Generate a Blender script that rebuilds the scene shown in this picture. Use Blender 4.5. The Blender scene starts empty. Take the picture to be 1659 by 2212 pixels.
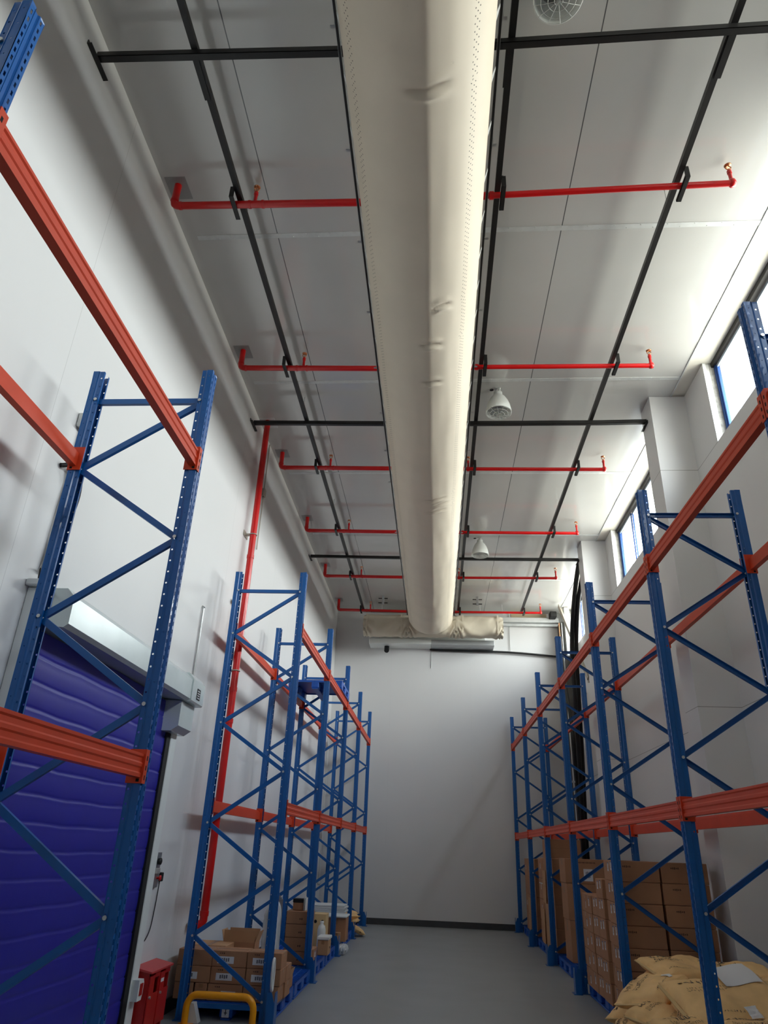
import bpy, math, random
from mathutils import Vector, Matrix, noise
random.seed(7)
C = bpy.context.scene.collection
PI = math.pi
ORD = ['nearest', 'second', 'third', 'fourth', 'fifth', 'sixth', 'seventh', 'eighth', 'ninth', 'tenth']

# ------------------------------------------------------------------ materials
def lin(c):
    return tuple(((v/255)/12.92 if v/255 <= .04045 else ((v/255+.055)/1.055)**2.4) for v in c)+(1,)
MATS = {}
def mat(name, col, rough=.5, metal=0, spec=.5, noise_amt=0, scale=5, bump=0, bscale=60, coat=0):
    if name in MATS: return MATS[name]
    m = bpy.data.materials.new(name); m.use_nodes = True; nt = m.node_tree
    b = nt.nodes['Principled BSDF']
    b.inputs['Base Color'].default_value = lin(col)
    b.inputs['Roughness'].default_value = rough
    b.inputs['Metallic'].default_value = metal
    b.inputs['Specular IOR Level'].default_value = spec
    b.inputs['Coat Weight'].default_value = coat
    tc = nt.nodes.new('ShaderNodeTexCoord')
    if noise_amt:
        n = nt.nodes.new('ShaderNodeTexNoise'); n.inputs['Scale'].default_value = scale; n.inputs['Detail'].default_value = 5
        nt.links.new(tc.outputs['Object'], n.inputs['Vector'])
        r = nt.nodes.new('ShaderNodeMapRange'); r.inputs[1].default_value = .3; r.inputs[2].default_value = .7
        r.inputs[3].default_value = 1-noise_amt; r.inputs[4].default_value = 1+noise_amt
        nt.links.new(n.outputs['Fac'], r.inputs[0])
        mx = nt.nodes.new('ShaderNodeMix'); mx.data_type = 'RGBA'; mx.blend_type = 'MULTIPLY'; mx.inputs[0].default_value = 1
        mx.inputs[6].default_value = lin(col); nt.links.new(r.outputs[0], mx.inputs[7]); nt.links.new(mx.outputs[2], b.inputs['Base Color'])
    if bump:
        n2 = nt.nodes.new('ShaderNodeTexNoise'); n2.inputs['Scale'].default_value = bscale
        nt.links.new(tc.outputs['Object'], n2.inputs['Vector'])
        bp = nt.nodes.new('ShaderNodeBump'); bp.inputs['Strength'].default_value = bump; bp.inputs['Distance'].default_value = .01
        nt.links.new(n2.outputs['Fac'], bp.inputs['Height']); nt.links.new(bp.outputs[0], b.inputs['Normal'])
    MATS[name] = m
    return m
def lines_mat(name, col, rough, axis_lines, line_col=(120, 120, 118), width=.006, noise_amt=.02, bump=0, bscale=2, spec=.5):
    """panel surface with thin joint lines: axis_lines = list of (axis, position)"""
    m = mat(name, col, rough, noise_amt=noise_amt, scale=1.2, bump=bump, bscale=bscale, spec=spec)
    nt = m.node_tree; b = nt.nodes['Principled BSDF']
    src = b.inputs['Base Color'].links[0].from_socket
    g = nt.nodes.new('ShaderNodeNewGeometry'); sp = nt.nodes.new('ShaderNodeSeparateXYZ'); nt.links.new(g.outputs['Position'], sp.inputs[0])
    acc = None
    for ax, p in axis_lines:
        s = nt.nodes.new('ShaderNodeMath'); s.operation = 'SUBTRACT'; nt.links.new(sp.outputs[ax], s.inputs[0]); s.inputs[1].default_value = p
        a = nt.nodes.new('ShaderNodeMath'); a.operation = 'ABSOLUTE'; nt.links.new(s.outputs[0], a.inputs[0])
        l = nt.nodes.new('ShaderNodeMath'); l.operation = 'LESS_THAN'; nt.links.new(a.outputs[0], l.inputs[0]); l.inputs[1].default_value = width/2
        if acc is None: acc = l.outputs[0]
        else:
            x = nt.nodes.new('ShaderNodeMath'); x.operation = 'MAXIMUM'; nt.links.new(acc, x.inputs[0]); nt.links.new(l.outputs[0], x.inputs[1]); acc = x.outputs[0]
    mx = nt.nodes.new('ShaderNodeMix'); mx.data_type = 'RGBA'; nt.links.new(acc, mx.inputs[0]); nt.links.new(src, mx.inputs[6]); mx.inputs[7].default_value = lin(line_col)
    nt.links.new(mx.outputs[2], b.inputs['Base Color'])
    return m
M_LEFT = lines_mat('left_panel', (220, 220, 220), .42, [(1, y) for y in (3.97, 8.35, 9.45, 10.9, 12.3, 13.9, 15.4, 17.)], (188, 188, 188), .004, .012)
M_RIGHT = lines_mat('right_panel', (216, 216, 216), .45, [(2, 6.3), (2, 3.19)], (150, 150, 148), .008, .012)
M_BACK = lines_mat('back_panel', (214, 214, 214), .5, [(0, -1.2), (0, .9)], (205, 205, 205), .003, .012)
M_CEIL = lines_mat('ceiling_panel', (200, 200, 198), .12, [(0, -1.718), (0, 1.294)], (95, 97, 98), .010, .03, .012, 1.6, spec=.9)
M_STRIP = mat('galvanised_strip', (208, 211, 211), .5, .15, noise_amt=.08, scale=9)
M_SOFF = mat('beige_plaster', (226, 222, 212), .75, noise_amt=.05, scale=3, bump=.15, bscale=25)
M_CONC = mat('rough_concrete', (168, 166, 160), .9, noise_amt=.25, scale=14, bump=.5, bscale=60)
M_FLOOR = mat('grey_epoxy', (142, 146, 148), .38, noise_amt=.06, scale=1.6, bump=.02, bscale=8)
M_BASE = mat('dark_baseboard', (62, 64, 66), .5, noise_amt=.1, scale=8)
M_BLUE = mat('rack_blue', (3, 88, 160), .36, noise_amt=.05, scale=6, coat=.15)
M_ORANGE = mat('rack_orange', (206, 66, 32), .46, noise_amt=.05, scale=5, spec=.35)
M_HOLE = mat('dark_hole', (14, 14, 16), .9)
M_ZINC = mat('zinc_bolt', (205, 207, 205), .35, .7)
M_BLACK = mat('black_steel', (34, 33, 33), .42, .2, noise_amt=.15, scale=7)
M_RED = mat('fire_red', (205, 14, 16), .3, noise_amt=.04, scale=8, coat=.2)
M_REDD = mat('cabinet_red', (178, 24, 24), .4, noise_amt=.06, scale=6)
M_COPPER = mat('sprinkler_brass', (205, 140, 100), .28, .9)
M_ALU = mat('aluminium', (190, 192, 192), .32, .8)
M_RUBBER = mat('black_rubber', (16, 16, 17), .6)
M_PVCW = mat('white_powder_coat', (226, 230, 228), .3, noise_amt=.02, scale=3)
M_HOOD = mat('hood_steel', (212, 222, 222), .25, .25, noise_amt=.05, scale=3, bump=.03, bscale=7)
M_DOOR = mat('violet_blue_curtain', (36, 36, 150), .42, noise_amt=.05, scale=5, bump=.05, bscale=14)
M_PALLET = mat('pallet_blue', (22, 84, 176), .4, noise_amt=.05, scale=8)
M_YEL = mat('safety_yellow', (240, 160, 6), .33, noise_amt=.05, scale=12)
M_CARD = mat('brown_cardboard', (168, 122, 90), .8, noise_amt=.07, scale=5)
M_CARDL = mat('light_cardboard', (184, 142, 104), .8, noise_amt=.07, scale=5)
M_TAPE = mat('packing_tape', (150, 108, 72), .35, noise_amt=.05, scale=20)
M_OLIVE = mat('olive_tape', (104, 92, 52), .4, noise_amt=.2, scale=30)
M_INK = mat('print_ink', (84, 58, 46), .8)
M_INKB = mat('blue_black_ink', (56, 54, 62), .8)
M_LABEL = mat('paper_label', (222, 224, 228), .6)
M_BARC = mat('label_print', (110, 112, 120), .7)
M_BLUETAG = mat('blue_label_print', (70, 96, 140), .6)
M_KRAFT = mat('kraft_paper', (232, 192, 134), .72, noise_amt=.08, scale=7, bump=.25, bscale=9)
M_BEIGE = mat('beige_card', (206, 176, 128), .75, noise_amt=.04, scale=5)
M_WPLAST = mat('white_plastic', (220, 222, 220), .35)
M_WRAP = mat('cloudy_wrap', (206, 210, 212), .25, noise_amt=.06, scale=9, bump=.6, bscale=12)
M_GREYST = mat('beige_grey_steel', (176, 168, 156), .45, .2, noise_amt=.12, scale=6)
M_WFRAME = mat('window_blue_frame', (34, 74, 140), .35, .3)
M_WFRAMEL = mat('window_light_frame', (170, 184, 200), .35, .3)
M_TUBE = mat('clear_conduit', (205, 206, 204), .25)
M_YBACK = mat('ochre_panel', (196, 180, 150), .6)

def glass_mat():
    m = bpy.data.materials.new('window_glass'); m.use_nodes = True; nt = m.node_tree; nt.nodes.clear()
    o = nt.nodes.new('ShaderNodeOutputMaterial'); t = nt.nodes.new('ShaderNodeBsdfTransparent'); t.inputs[0].default_value = (.93, .97, .98, 1)
    g = nt.nodes.new('ShaderNodeBsdfGlossy'); g.inputs['Roughness'].default_value = .03
    lw = nt.nodes.new('ShaderNodeLayerWeight'); lw.inputs[0].default_value = .5
    f = nt.nodes.new('ShaderNodeMath'); f.operation = 'POWER'; nt.links.new(lw.outputs['Facing'], f.inputs[0]); f.inputs[1].default_value = 5
    mx = nt.nodes.new('ShaderNodeMixShader'); nt.links.new(f.outputs[0], mx.inputs[0]); nt.links.new(t.outputs[0], mx.inputs[1]); nt.links.new(g.outputs[0], mx.inputs[2])
    nt.links.new(mx.outputs[0], o.inputs[0]); return m
M_GLASS = glass_mat()

def duct_mat():
    """canvas with two bands of small dark punched holes, laid out in the duct's own UV (u = metres along, v = arc position)"""
    m = mat('duct_canvas', (218, 206, 186), .62, noise_amt=.03, scale=2.5, bump=.05, bscale=4)
    nt = m.node_tree; b = nt.nodes['Principled BSDF']; src = b.inputs['Base Color'].links[0].from_socket
    N = lambda op, a=None, c=None: _math(nt, op, a, c)
    uv = nt.nodes.new('ShaderNodeUVMap'); sp = nt.nodes.new('ShaderNodeSeparateXYZ'); nt.links.new(uv.outputs[0], sp.inputs[0])
    u, v = sp.outputs[0], sp.outputs[1]
    mask = None
    for band in (.30, 1.33):
        for k in (-1, 0, 1):
            dv = N('ABSOLUTE', N('SUBTRACT', v, band+k*.022))
            uu = N('FRACT', N('ADD', N('DIVIDE', u, .05), .5*(k % 2)))
            du = N('MULTIPLY', N('ABSOLUTE', N('SUBTRACT', uu, .5)), .05)
            d = N('SQRT', N('ADD', N('MULTIPLY', dv, dv), N('MULTIPLY', du, du)))
            l = N('LESS_THAN', d, .0052)
            mask = l if mask is None else N('MAXIMUM', mask, l)
    # seam lines beside the holes and faint scuffs
    n = nt.nodes.new('ShaderNodeTexNoise'); n.inputs['Scale'].default_value = 5.5; n.inputs['Detail'].default_value = 8; n.inputs['Roughness'].default_value = .75
    nt.links.new(uv.outputs[0], n.inputs['Vector'])
    r = nt.nodes.new('ShaderNodeMapRange'); r.inputs[1].default_value = .66; r.inputs[2].default_value = .74; nt.links.new(n.outputs['Fac'], r.inputs[0])
    sc = N('MULTIPLY', r.outputs[0], .35)
    m1 = nt.nodes.new('ShaderNodeMix'); m1.data_type = 'RGBA'; nt.links.new(sc, m1.inputs[0]); nt.links.new(src, m1.inputs[6]); m1.inputs[7].default_value = lin((140, 126, 110))
    m2 = nt.nodes.new('ShaderNodeMix'); m2.data_type = 'RGBA'; nt.links.new(mask, m2.inputs[0]); nt.links.new(m1.outputs[2], m2.inputs[6]); m2.inputs[7].default_value = lin((70, 62, 52))
    nt.links.new(m2.outputs[2], b.inputs['Base Color'])
    return m
def _math(nt, op, a, c=None):
    x = nt.nodes.new('ShaderNodeMath'); x.operation = op
    for i, s in enumerate((a, c)):
        if s is None: continue
        if isinstance(s, (int, float)): x.inputs[i].default_value = s
        else: nt.links.new(s, x.inputs[i])
    return x.outputs[0]
M_DUCT = duct_mat()

# ------------------------------------------------------------------ mesh helpers
class MB:
    def __init__(s): s.v = []; s.f = []; s.m = []; s.mi = 0; s.sm = False; s.smf = []
    def add(s, vs, fs, smooth=None):
        o = len(s.v); s.v += [tuple(x) for x in vs]
        for f in fs:
            s.f.append([o+i for i in f]); s.m.append(s.mi); s.smf.append(s.sm if smooth is None else smooth)
        return s
    def use(s, i): s.mi = i; return s
    def box(s, a, b, rot=None, piv=None):
        x0, y0, z0 = a; x1, y1, z1 = b
        vs = [Vector(p) for p in ((x0,y0,z0),(x1,y0,z0),(x1,y1,z0),(x0,y1,z0),(x0,y0,z1),(x1,y0,z1),(x1,y1,z1),(x0,y1,z1))]
        if rot is not None:
            c = Vector(piv) if piv is not None else (Vector(a)+Vector(b))/2
            vs = [c+rot @ (p-c) for p in vs]
        return s.add(vs, [(0,3,2,1),(4,5,6,7),(0,1,5,4),(1,2,6,5),(2,3,7,6),(3,0,4,7)], False)
    def bbox(s, a, b, r=.01, rot=None):
        """box with all edges chamfered by r"""
        c = (Vector(a)+Vector(b))/2; h = (Vector(b)-Vector(a))/2; r = min(r, min(h)*.9)
        vs = []; idx = {}
        for sx in (-1,1):
            for sy in (-1,1):
                for sz in (-1,1):
                    for k in range(3):
                        p = Vector((sx*h.x, sy*h.y, sz*h.z)); 
                        for j in range(3):
                            if j != k: p[j] -= (sx,sy,sz)[j]*r
                        idx[(sx,sy,sz,k)] = len(vs); vs.append(c+(rot @ p if rot is not None else p))
        fs = []
        for k in range(3):
            i, j = [(1,2),(2,0),(0,1)][k]
            for sg in (-1,1):
                q = []
                for si, sj in ((-1,-1),(1,-1),(1,1),(-1,1)):
                    t = [0,0,0]; t[k] = sg; t[i] = si; t[j] = sj; q.append(idx[(*t,k)])
                fs.append(q if sg > 0 else q[::-1])
        for k in range(3):       # edges parallel to axis k
            i, j = [(1,2),(2,0),(0,1)][k]
            for si in (-1,1):
                for sj in (-1,1):
                    t0 = [0,0,0]; t0[k] = -1; t0[i] = si; t0[j] = sj; t1 = t0[:]; t1[k] = 1
                    q = [idx[(*t0,i)], idx[(*t1,i)], idx[(*t1,j)], idx[(*t0,j)]]
                    fs.append(q if si*sj < 0 else q[::-1])
        for sx in (-1,1):
            for sy in (-1,1):
                for sz in (-1,1):
                    q = [idx[(sx,sy,sz,0)], idx[(sx,sy,sz,1)], idx[(sx,sy,sz,2)]]
                    fs.append(q if sx*sy*sz > 0 else q[::-1])
        return s.add(vs, fs, False)
    def tube(s, pts, r, n=10, cap=True, closed=False):
        P = [Vector(p) for p in pts]; R = r if isinstance(r, (list, tuple)) else [r]*len(P)
        rings = []; up = None; N = len(P)
        for i, p in enumerate(P):
            if closed: t = (P[(i+1) % N]-P[i-1]).normalized()
            elif i == 0: t = (P[1]-P[0]).normalized()
            elif i == N-1: t = (P[-1]-P[-2]).normalized()
            else: t = ((P[i+1]-p).normalized()+(p-P[i-1]).normalized()).normalized()
            if up is None:
                a = Vector((0,0,1)) if abs(t.z) < .9 else Vector((1,0,0)); up = t.cross(a).normalized()
            else: up = (up-t*up.dot(t)).normalized()
            w = t.cross(up)
            rings.append([p+(up*math.cos(2*PI*k/n)+w*math.sin(2*PI*k/n))*R[i] for k in range(n)])
        vs = [v for g in rings for v in g]; fs = []
        for i in range(N if closed else N-1):
            a, b = i*n, ((i+1) % N)*n
            for k in range(n): fs.append((a+k, a+(k+1) % n, b+(k+1) % n, b+k))
        s.add(vs, fs, True)
        if cap and not closed:
            s.add(rings[0], [tuple(range(n))[::-1]], False); s.add(rings[-1], [tuple(range(n))], False)
        return s
    def lathe(s, prof, c=(0,0,0), n=24, ax='z', cap=False):
        vs = []; c = Vector(c)
        for r, h in prof:
            for k in range(n):
                a = 2*PI*k/n; x, y = r*math.cos(a), r*math.sin(a)
                vs.append(c+Vector({'z': (x,y,h), 'x': (h,x,y), 'y': (y,h,x)}[ax]))
        fs = [(i*n+k, i*n+(k+1) % n, (i+1)*n+(k+1) % n, (i+1)*n+k) for i in range(len(prof)-1) for k in range(n)]
        s.add(vs, fs, True)
        if cap: s.add(vs[:n], [tuple(range(n))[::-1]], False); s.add(vs[-n:], [tuple(range(n))], False)
        return s
    def prism(s, poly, axis, a, b):
        """closed polygon (two coordinates) extruded along axis from a to b"""
        def P(u, v, w): return {'x': (w,u,v), 'y': (u,w,v), 'z': (u,v,w)}[axis]
        n = len(poly); vs = [P(*p, a) for p in poly]+[P(*p, b) for p in poly]
        fs = [(i, (i+1) % n, n+(i+1) % n, n+i) for i in range(n)]+[tuple(range(n))[::-1], tuple(range(n, 2*n))]
        return s.add(vs, fs, False)
    def xf(s, M):
        s.v = [tuple(M @ Vector(p)) for p in s.v]; return s
    def build(s, name, mats, parent=None, loc=None, fix=True):
        me = bpy.data.meshes.new(name); me.from_pydata(s.v, [], s.f); 
        for m in (mats if isinstance(mats, (list, tuple)) else [mats]): me.materials.append(m)
        me.polygons.foreach_set('material_index', s.m); me.polygons.foreach_set('use_smooth', s.smf)
        me.update()
        if fix:
            import bmesh
            bm = bmesh.new(); bm.from_mesh(me); bmesh.ops.recalc_face_normals(bm, faces=bm.faces); bm.to_mesh(me); bm.free()
        o = bpy.data.objects.new(name, me); C.objects.link(o)
        if parent is not None: o.parent = parent
        if loc is not None: o.location = loc
        return o
def tag(o, label=None, cat=None, group=None, kind=None):
    if label: o['label'] = label
    if cat: o['category'] = cat
    if group: o['group'] = group
    if kind: o['kind'] = kind
    return o
def thing(name, label, cat, loc=(0,0,0), rz=0, group=None):
    o = bpy.data.objects.new(name, None); o.empty_display_size = .1; C.objects.link(o); o.location = loc; o.rotation_euler = (0,0,rz)
    return tag(o, label, cat, group)
def dup(root, loc, rz=0, label=None, group=None, scale=None):
    r = root.copy(); C.objects.link(r); r.location = loc; r.rotation_euler = (0,0,rz)
    if scale: r.scale = scale
    if label: r['label'] = label
    if group: r['group'] = group
    def kids(a, b):
        for ch in [c for c in KIDS(a)]:
            k = ch.copy(); C.objects.link(k); k.parent = b; kids(ch, k)
    kids(root, r)
    return r
def KIDS(a): return [o for o in bpy.data.objects if o.parent == a]
def struct(o): o['kind'] = 'structure'; return o
def bez(pts, n=8):
    """smooth Catmull-Rom path through points"""
    P = [Vector(p) for p in pts]; P = [P[0]*2-P[1]]+P+[P[-1]*2-P[-2]]; out = []
    for i in range(1, len(P)-2):
        for k in range(n):
            t = k/n; a, b, c, d = P[i-1], P[i], P[i+1], P[i+2]
            out.append(.5*((2*b)+(c-a)*t+(2*a-5*b+4*c-d)*t*t+(3*b-a-3*c+d)*t**3))
    out.append(P[-2]); return out

# ------------------------------------------------------------------ room shell
XW, XR_, YB, YN, ZC = -2.74, 3.49, 18.5, -4.5, 7.5
MB().box((XW-.2, YN-.2, -.1), (4.2, YB+.2, 0)).build('floor', M_FLOOR)['kind'] = 'structure'
struct(MB().box((XW, YN, ZC), (3.31, YB, ZC+.08)).build('ceiling', M_CEIL))
struct(MB().box((XW-.12, YN-.1, 0), (XW, YB+.1, ZC+.2)).build('wall_left', M_LEFT))
struct(MB().box((XW, YB, 0), (4.0, YB+.12, ZC+.2)).build('wall_back', M_BACK))
struct(MB().box((XW, YN-.12, 0), (4.0, YN, ZC+.2)).build('wall_front', M_BACK))
WIN = [(-1.2, 2.55), (4.0, 7.65), (9.3, 12.97), (14.4, 18.15)]
b = MB().box((XR_, YN, 0), (3.57, YB, 6.3))
edges = [YN]+[e for w in WIN for e in w]+[YB]
for i in range(0, len(edges), 2): b.box((XR_, edges[i], 6.3), (3.57, edges[i+1], ZC))
for y in (-1.75, 3.05, 8.37, 13.49): b.box((3.0, y, 0), (XR_, y+.43, ZC-.004))
struct(b.build('wall_right', M_RIGHT))
struct(MB().box((3.30, YN, ZC+.012), (3.95, YB, ZC+.2)).build('trim_1', M_SOFF))
b = MB().box((3.571, YN, 0), (3.85, YB, 6.29))
for i in range(0, len(edges), 2): b.box((3.571, edges[i], 6.29), (3.85, edges[i+1], ZC+.01))
struct(b.build('trim_2', M_CONC))
b = MB()
for w in WIN:
    for y, s in ((w[0], 1), (w[1], -1)): b.box((XR_-.003, min(y, y+s*.016), 6.3), (3.525, max(y, y+s*.016), ZC))
struct(b.build('trim_3', M_PVCW))
struct(MB().box((XW+.001, YB-.012, 0), (3.0, YB-.001, .13)).build('baseboard_back', M_BASE))
struct(MB().box((XW+.001, 7.65, 0), (XW+.012, YB-.02, .13)).build('baseboard_left', M_BASE))
struct(MB().box((XR_-.012, 8.81, 0), (XR_-.001, 13.48, .13)).build('baseboard_right', M_BASE))
for i, y in enumerate((2.7, 5.331, 7.944, 10.585, 13.2, 15.83)):
    b = MB().box((XW+.14, y-.03, ZC-.006), (3.30, y+.03, ZC-.0005)); b.use(1)
    x = XW+.25
    while x < 3.2:
        b.lathe([(.006, 0), (.004, -.004)], (x, y-.018, ZC-.006), 6, cap=True).lathe([(.006, 0), (.004, -.004)], (x+.13, y+.018, ZC-.006), 6, cap=True); x += .27
    struct(b.build('trim_%d' % (i+4), [M_STRIP, M_ZINC]))
struct(MB().box((3.296, YN, ZC-.012), (3.312, YB-.6, ZC+.010)).build('trim_10', M_STRIP))
for i, w in enumerate(WIN):
    y0, y1 = w; x0, x1 = 3.63, 3.69
    f = MB().box((x0, y0+.001, 6.29), (x1, y0+.05, ZC)).box((x0, y1-.05, 6.29), (x1, y1-.001, ZC)).box((x0, y0, 6.29), (x1, y1, 6.34))
    f.use(1).box((x0-.03, y0, ZC-.06), (x1, y1, ZC+.008))
    k = bpy.data.objects.new('window_%d' % (i+1), None); C.objects.link(k); k['kind'] = 'structure'; k.location = (3.66, (y0+y1)/2, 6.3)
    def wp(mb, nm, m):
        mb.xf(Matrix.Translation((-3.66, -(y0+y1)/2, -6.3))); return mb.build(nm, m, k)
    wp(f, 'window_frame', [M_WFRAME, M_RUBBER])
    nn = 4; yy = [y0+.05+(y1-y0-.1)*j/nn for j in range(nn+1)]
    for j in range(nn):
        a, c = yy[j], yy[j+1]; xs = 3.648 if j % 2 else 3.672
        s = MB()
        for q0, q1 in ((a, a+.035), (c-.035, c)): s.box((xs-.010, q0, 6.34), (xs+.010, q1, 7.43))
        s.use(1).box((xs-.010, a+.035, 6.34), (xs+.010, c-.035, 6.375)).box((xs-.010, a+.035, 7.395), (xs+.010, c-.035, 7.43))
        so = wp(s, 'sash', [M_WFRAME, M_WFRAMEL])
        p = MB().box((xs-.002, a+.035, 6.375), (xs+.002, c-.035, 7.395)); p.xf(Matrix.Translation((-3.66, -(y0+y1)/2, -6.3))); p.build('pane', M_GLASS, so)

# ------------------------------------------------------------------ roller door on the left wall
door = bpy.data.objects.new('door_1', None); C.objects.link(door); door.location = (XW, 5.45, 0); door['kind'] = 'structure'
def dp(mb, nm, m, par=None): mb.xf(Matrix.Translation((-XW, -5.45, 0))); return mb.build(nm, m, par or door)
pr = []; z = 0.0; pitch = .168
while z < 2.85:
    for t in (0, .06, .14, .3, .5, .7, .86, .94):
        pr.append((-2.700+.009*math.sin(PI*t)**.35+(.003 if t == .94 else 0), z+t*pitch))
    z += pitch
vs = []; ny = 14
for x, zz in pr:
    for j in range(ny+1):
        y = 4.36+(7.03-4.36)*j/ny
        sag = -.03*math.sin(PI*j/ny)*math.sin(zz*1.3)+.004*math.sin(j*1.7+zz*5)
        vs.append((x, y, max(.0, zz+sag)))
cur = MB().add(vs, [(i*(ny+1)+j, i*(ny+1)+j+1, (i+1)*(ny+1)+j+1, (i+1)*(ny+1)+j) for i in range(len(pr)-1) for j in range(ny)], True)
cur.box((-2.735, 4.36, 0), (-2.704, 7.03, 2.85))
dp(cur, 'curtain', M_DOOR)
dp(MB().box((-2.735, 7.03, 0), (-2.672, 7.13, 2.85)), 'side_seal', M_RUBBER)
dp(MB().bbox((-2.739, 7.13, 0), (-2.662, 7.28, 2.85), .006), 'guide_post', M_PVCW)
lp = dp(MB().bbox((-2.739, 4.24, 0), (-2.655, 4.355, 3.09), .006), 'guide_post', M_PVCW)
dp(MB().bbox((-2.739, 4.20, 3.095), (-2.63, 4.38, 3.14), .006), 'post_cap', M_PVCW)
hp = [(-2.738, 3.13), (-2.738, 2.87), (-2.50, 2.855), (-2.468, 2.88), (-2.47, 3.07), (-2.53, 3.13)]
dp(MB().prism(hp, 'y', 4.37, 6.95), 'hood', M_HOOD)
hp2 = [(-2.738, 3.145), (-2.738, 2.855), (-2.47, 2.855), (-2.458, 2.87), (-2.458, 3.08), (-2.52, 3.145)]
ho = dp(MB().prism(hp2, 'y', 6.955, 7.33), 'motor_cover', M_HOOD)
dp(MB().prism([(-2.738, 2.85), (-2.738, 2.56), (-2.60, 2.56), (-2.53, 2.61), (-2.53, 2.85)], 'y', 6.90, 7.30), 'motor_box', M_HOOD)
pl = MB().box((-2.457, 7.10, 2.90), (-2.454, 7.20, 3.01)); pl.use(1)
for k in range(4): pl.box((-2.4538, 7.112, 2.914+k*.023), (-2.453, 7.188-.012*(k % 2), 2.923+k*.023))
dp(pl, 'rating_plate', [M_RUBBER, M_LABEL], ho)
s_ = dp(MB().prism([(7.15, .47), (7.25, .47), (7.27, .44), (7.27, .36), (7.25, .31), (7.15, .31)], 'x', -2.661, -2.60), 'sensor_box', M_PVCW)
dp(MB().box((-2.599, 7.18, .35), (-2.593, 7.24, .44)), 'sensor_window', M_REDD, s_)
# control plate and cable beside the door
c = thing('control_panel', 'small steel control plate with a red stop button beside the blue door', 'control panel', (XW, 7.47, 1.17))
MB().bbox((.001, -.075, 0), (.022, .075, .31), .004).build('back_plate', M_ALU, c)
MB().lathe([(.03, .022), (.03, .05), (.02, .055)], (0, .0, .23), 14, 'x', True).build('rotary_switch', M_RUBBER, c)
MB().lathe([(.012, .022), (.012, .045), (.024, .047), (.024, .06), (.015, .064)], (0, .03, .085), 14, 'x', True).build('stop_button', M_RED, c)
MB().bbox((.022, -.05, .12), (.04, .05, .17), .004).build('nameplate', M_ZINC, c)
MB().tube([(.012, -.03, .31), (.012, -.05, 1.35)], .006, 8).build('conduit', M_TUBE, c)
tag(MB().tube(bez([(XW+.012, 7.43, 1.16), (XW+.012, 7.44, 1.0), (XW+.012, 7.39, .82), (XW+.012, 7.40, .735), (XW+.012, 7.47, .735), (XW+.012, 7.56, .82), (XW+.012, 7.60, 1.0), (XW+.012, 7.62, 1.22)]), .005, 8)
    .bbox((XW+.002, 7.60, 1.22), (XW+.035, 7.65, 1.30), .006).build('power_cable', M_RUBBER), 'thin black cable with a plug hanging in a loop below the steel control plate', 'cable')
# conduits and small fittings
c = thing('wall_conduit', 'grey metal conduit with a junction box above the roller door, left end', 'conduit', (XW, 4.3, 3.1))
MB().tube([(.02, .02, .12), (.02, .05, 1.33)], .013, 10).build('pipe', M_ALU, c)
MB().bbox((.001, -.02, 1.30), (.06, .13, 1.42), .008).build('junction_box', M_ALU, c)
MB().tube([(.01, .085, .05), (.01, .11, 1.30)], .003, 6).build('cord', M_BLACK, c)
MB().tube(bez([(.02, .0, .14), (.05, -.05, .12), (.03, .0, .04), (.05, .05, -.02)]), .006, 8).build('hook', M_BLACK, c)
for y, zz, lb in ((4.42, 4.02, 'black cable stub curling out behind the orange beam end high on the left wall'),):
    tag(MB().tube(bez([(XW+.01, y-.2, zz), (XW+.09, y-.1, zz+.04), (XW+.08, y, zz-.15), (XW+.03, y+.02, zz-.45), (XW+.06, y-.03, zz-.6), (XW+.02, y, zz-.8)]), .018, 8).build('cable_stub', M_RUBBER), lb, 'cable')
tag(MB().tube([(XW+.02, 7.64, 4.05), (XW+.02, 7.655, 3.15)], .012, 8).tube([(XW+.0, 7.64, 4.07), (XW+.03, 7.64, 4.05)], .014, 8).build('wall_conduit', M_ALU), 'short metal conduit rising from the right end of the roller door hood', 'conduit')
def sensor(x, y, z0, z1, s, lb):
    c = thing('cord_loop', lb, 'cord', (x, y, z0), 0, None)
    for dy in (-.045, .045): MB().tube([(s*.03, dy, 0), (s*.03, dy, z1-z0)], .0035, 6).build('cord', M_TUBE, c)
    for q in (0, z1-z0): MB().lathe([(.001, -.04), (.03, -.028), (.04, 0), (.03, .028), (.001, .04)], (s*.042, 0, q), 12).build('end_knob', M_ZINC, c)
sensor(XW, 8.72, .76, 4.5, 1, 'pair of thin vertical cords with round ends on the left wall beside the red riser')
sensor(XR_, 10.5, .9, 5.0, -1, 'pair of thin vertical cords with round ends on the right wall past the nearer column')
sensor(XR_, 16.58, .9, 4.98, -1, 'pair of thin vertical cords with round ends on the right wall near the dark hoses')
sensor(XW, 18.1, .8, 4.45, 1, 'pair of thin vertical cords with round ends on the left wall near the far corner')

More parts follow.
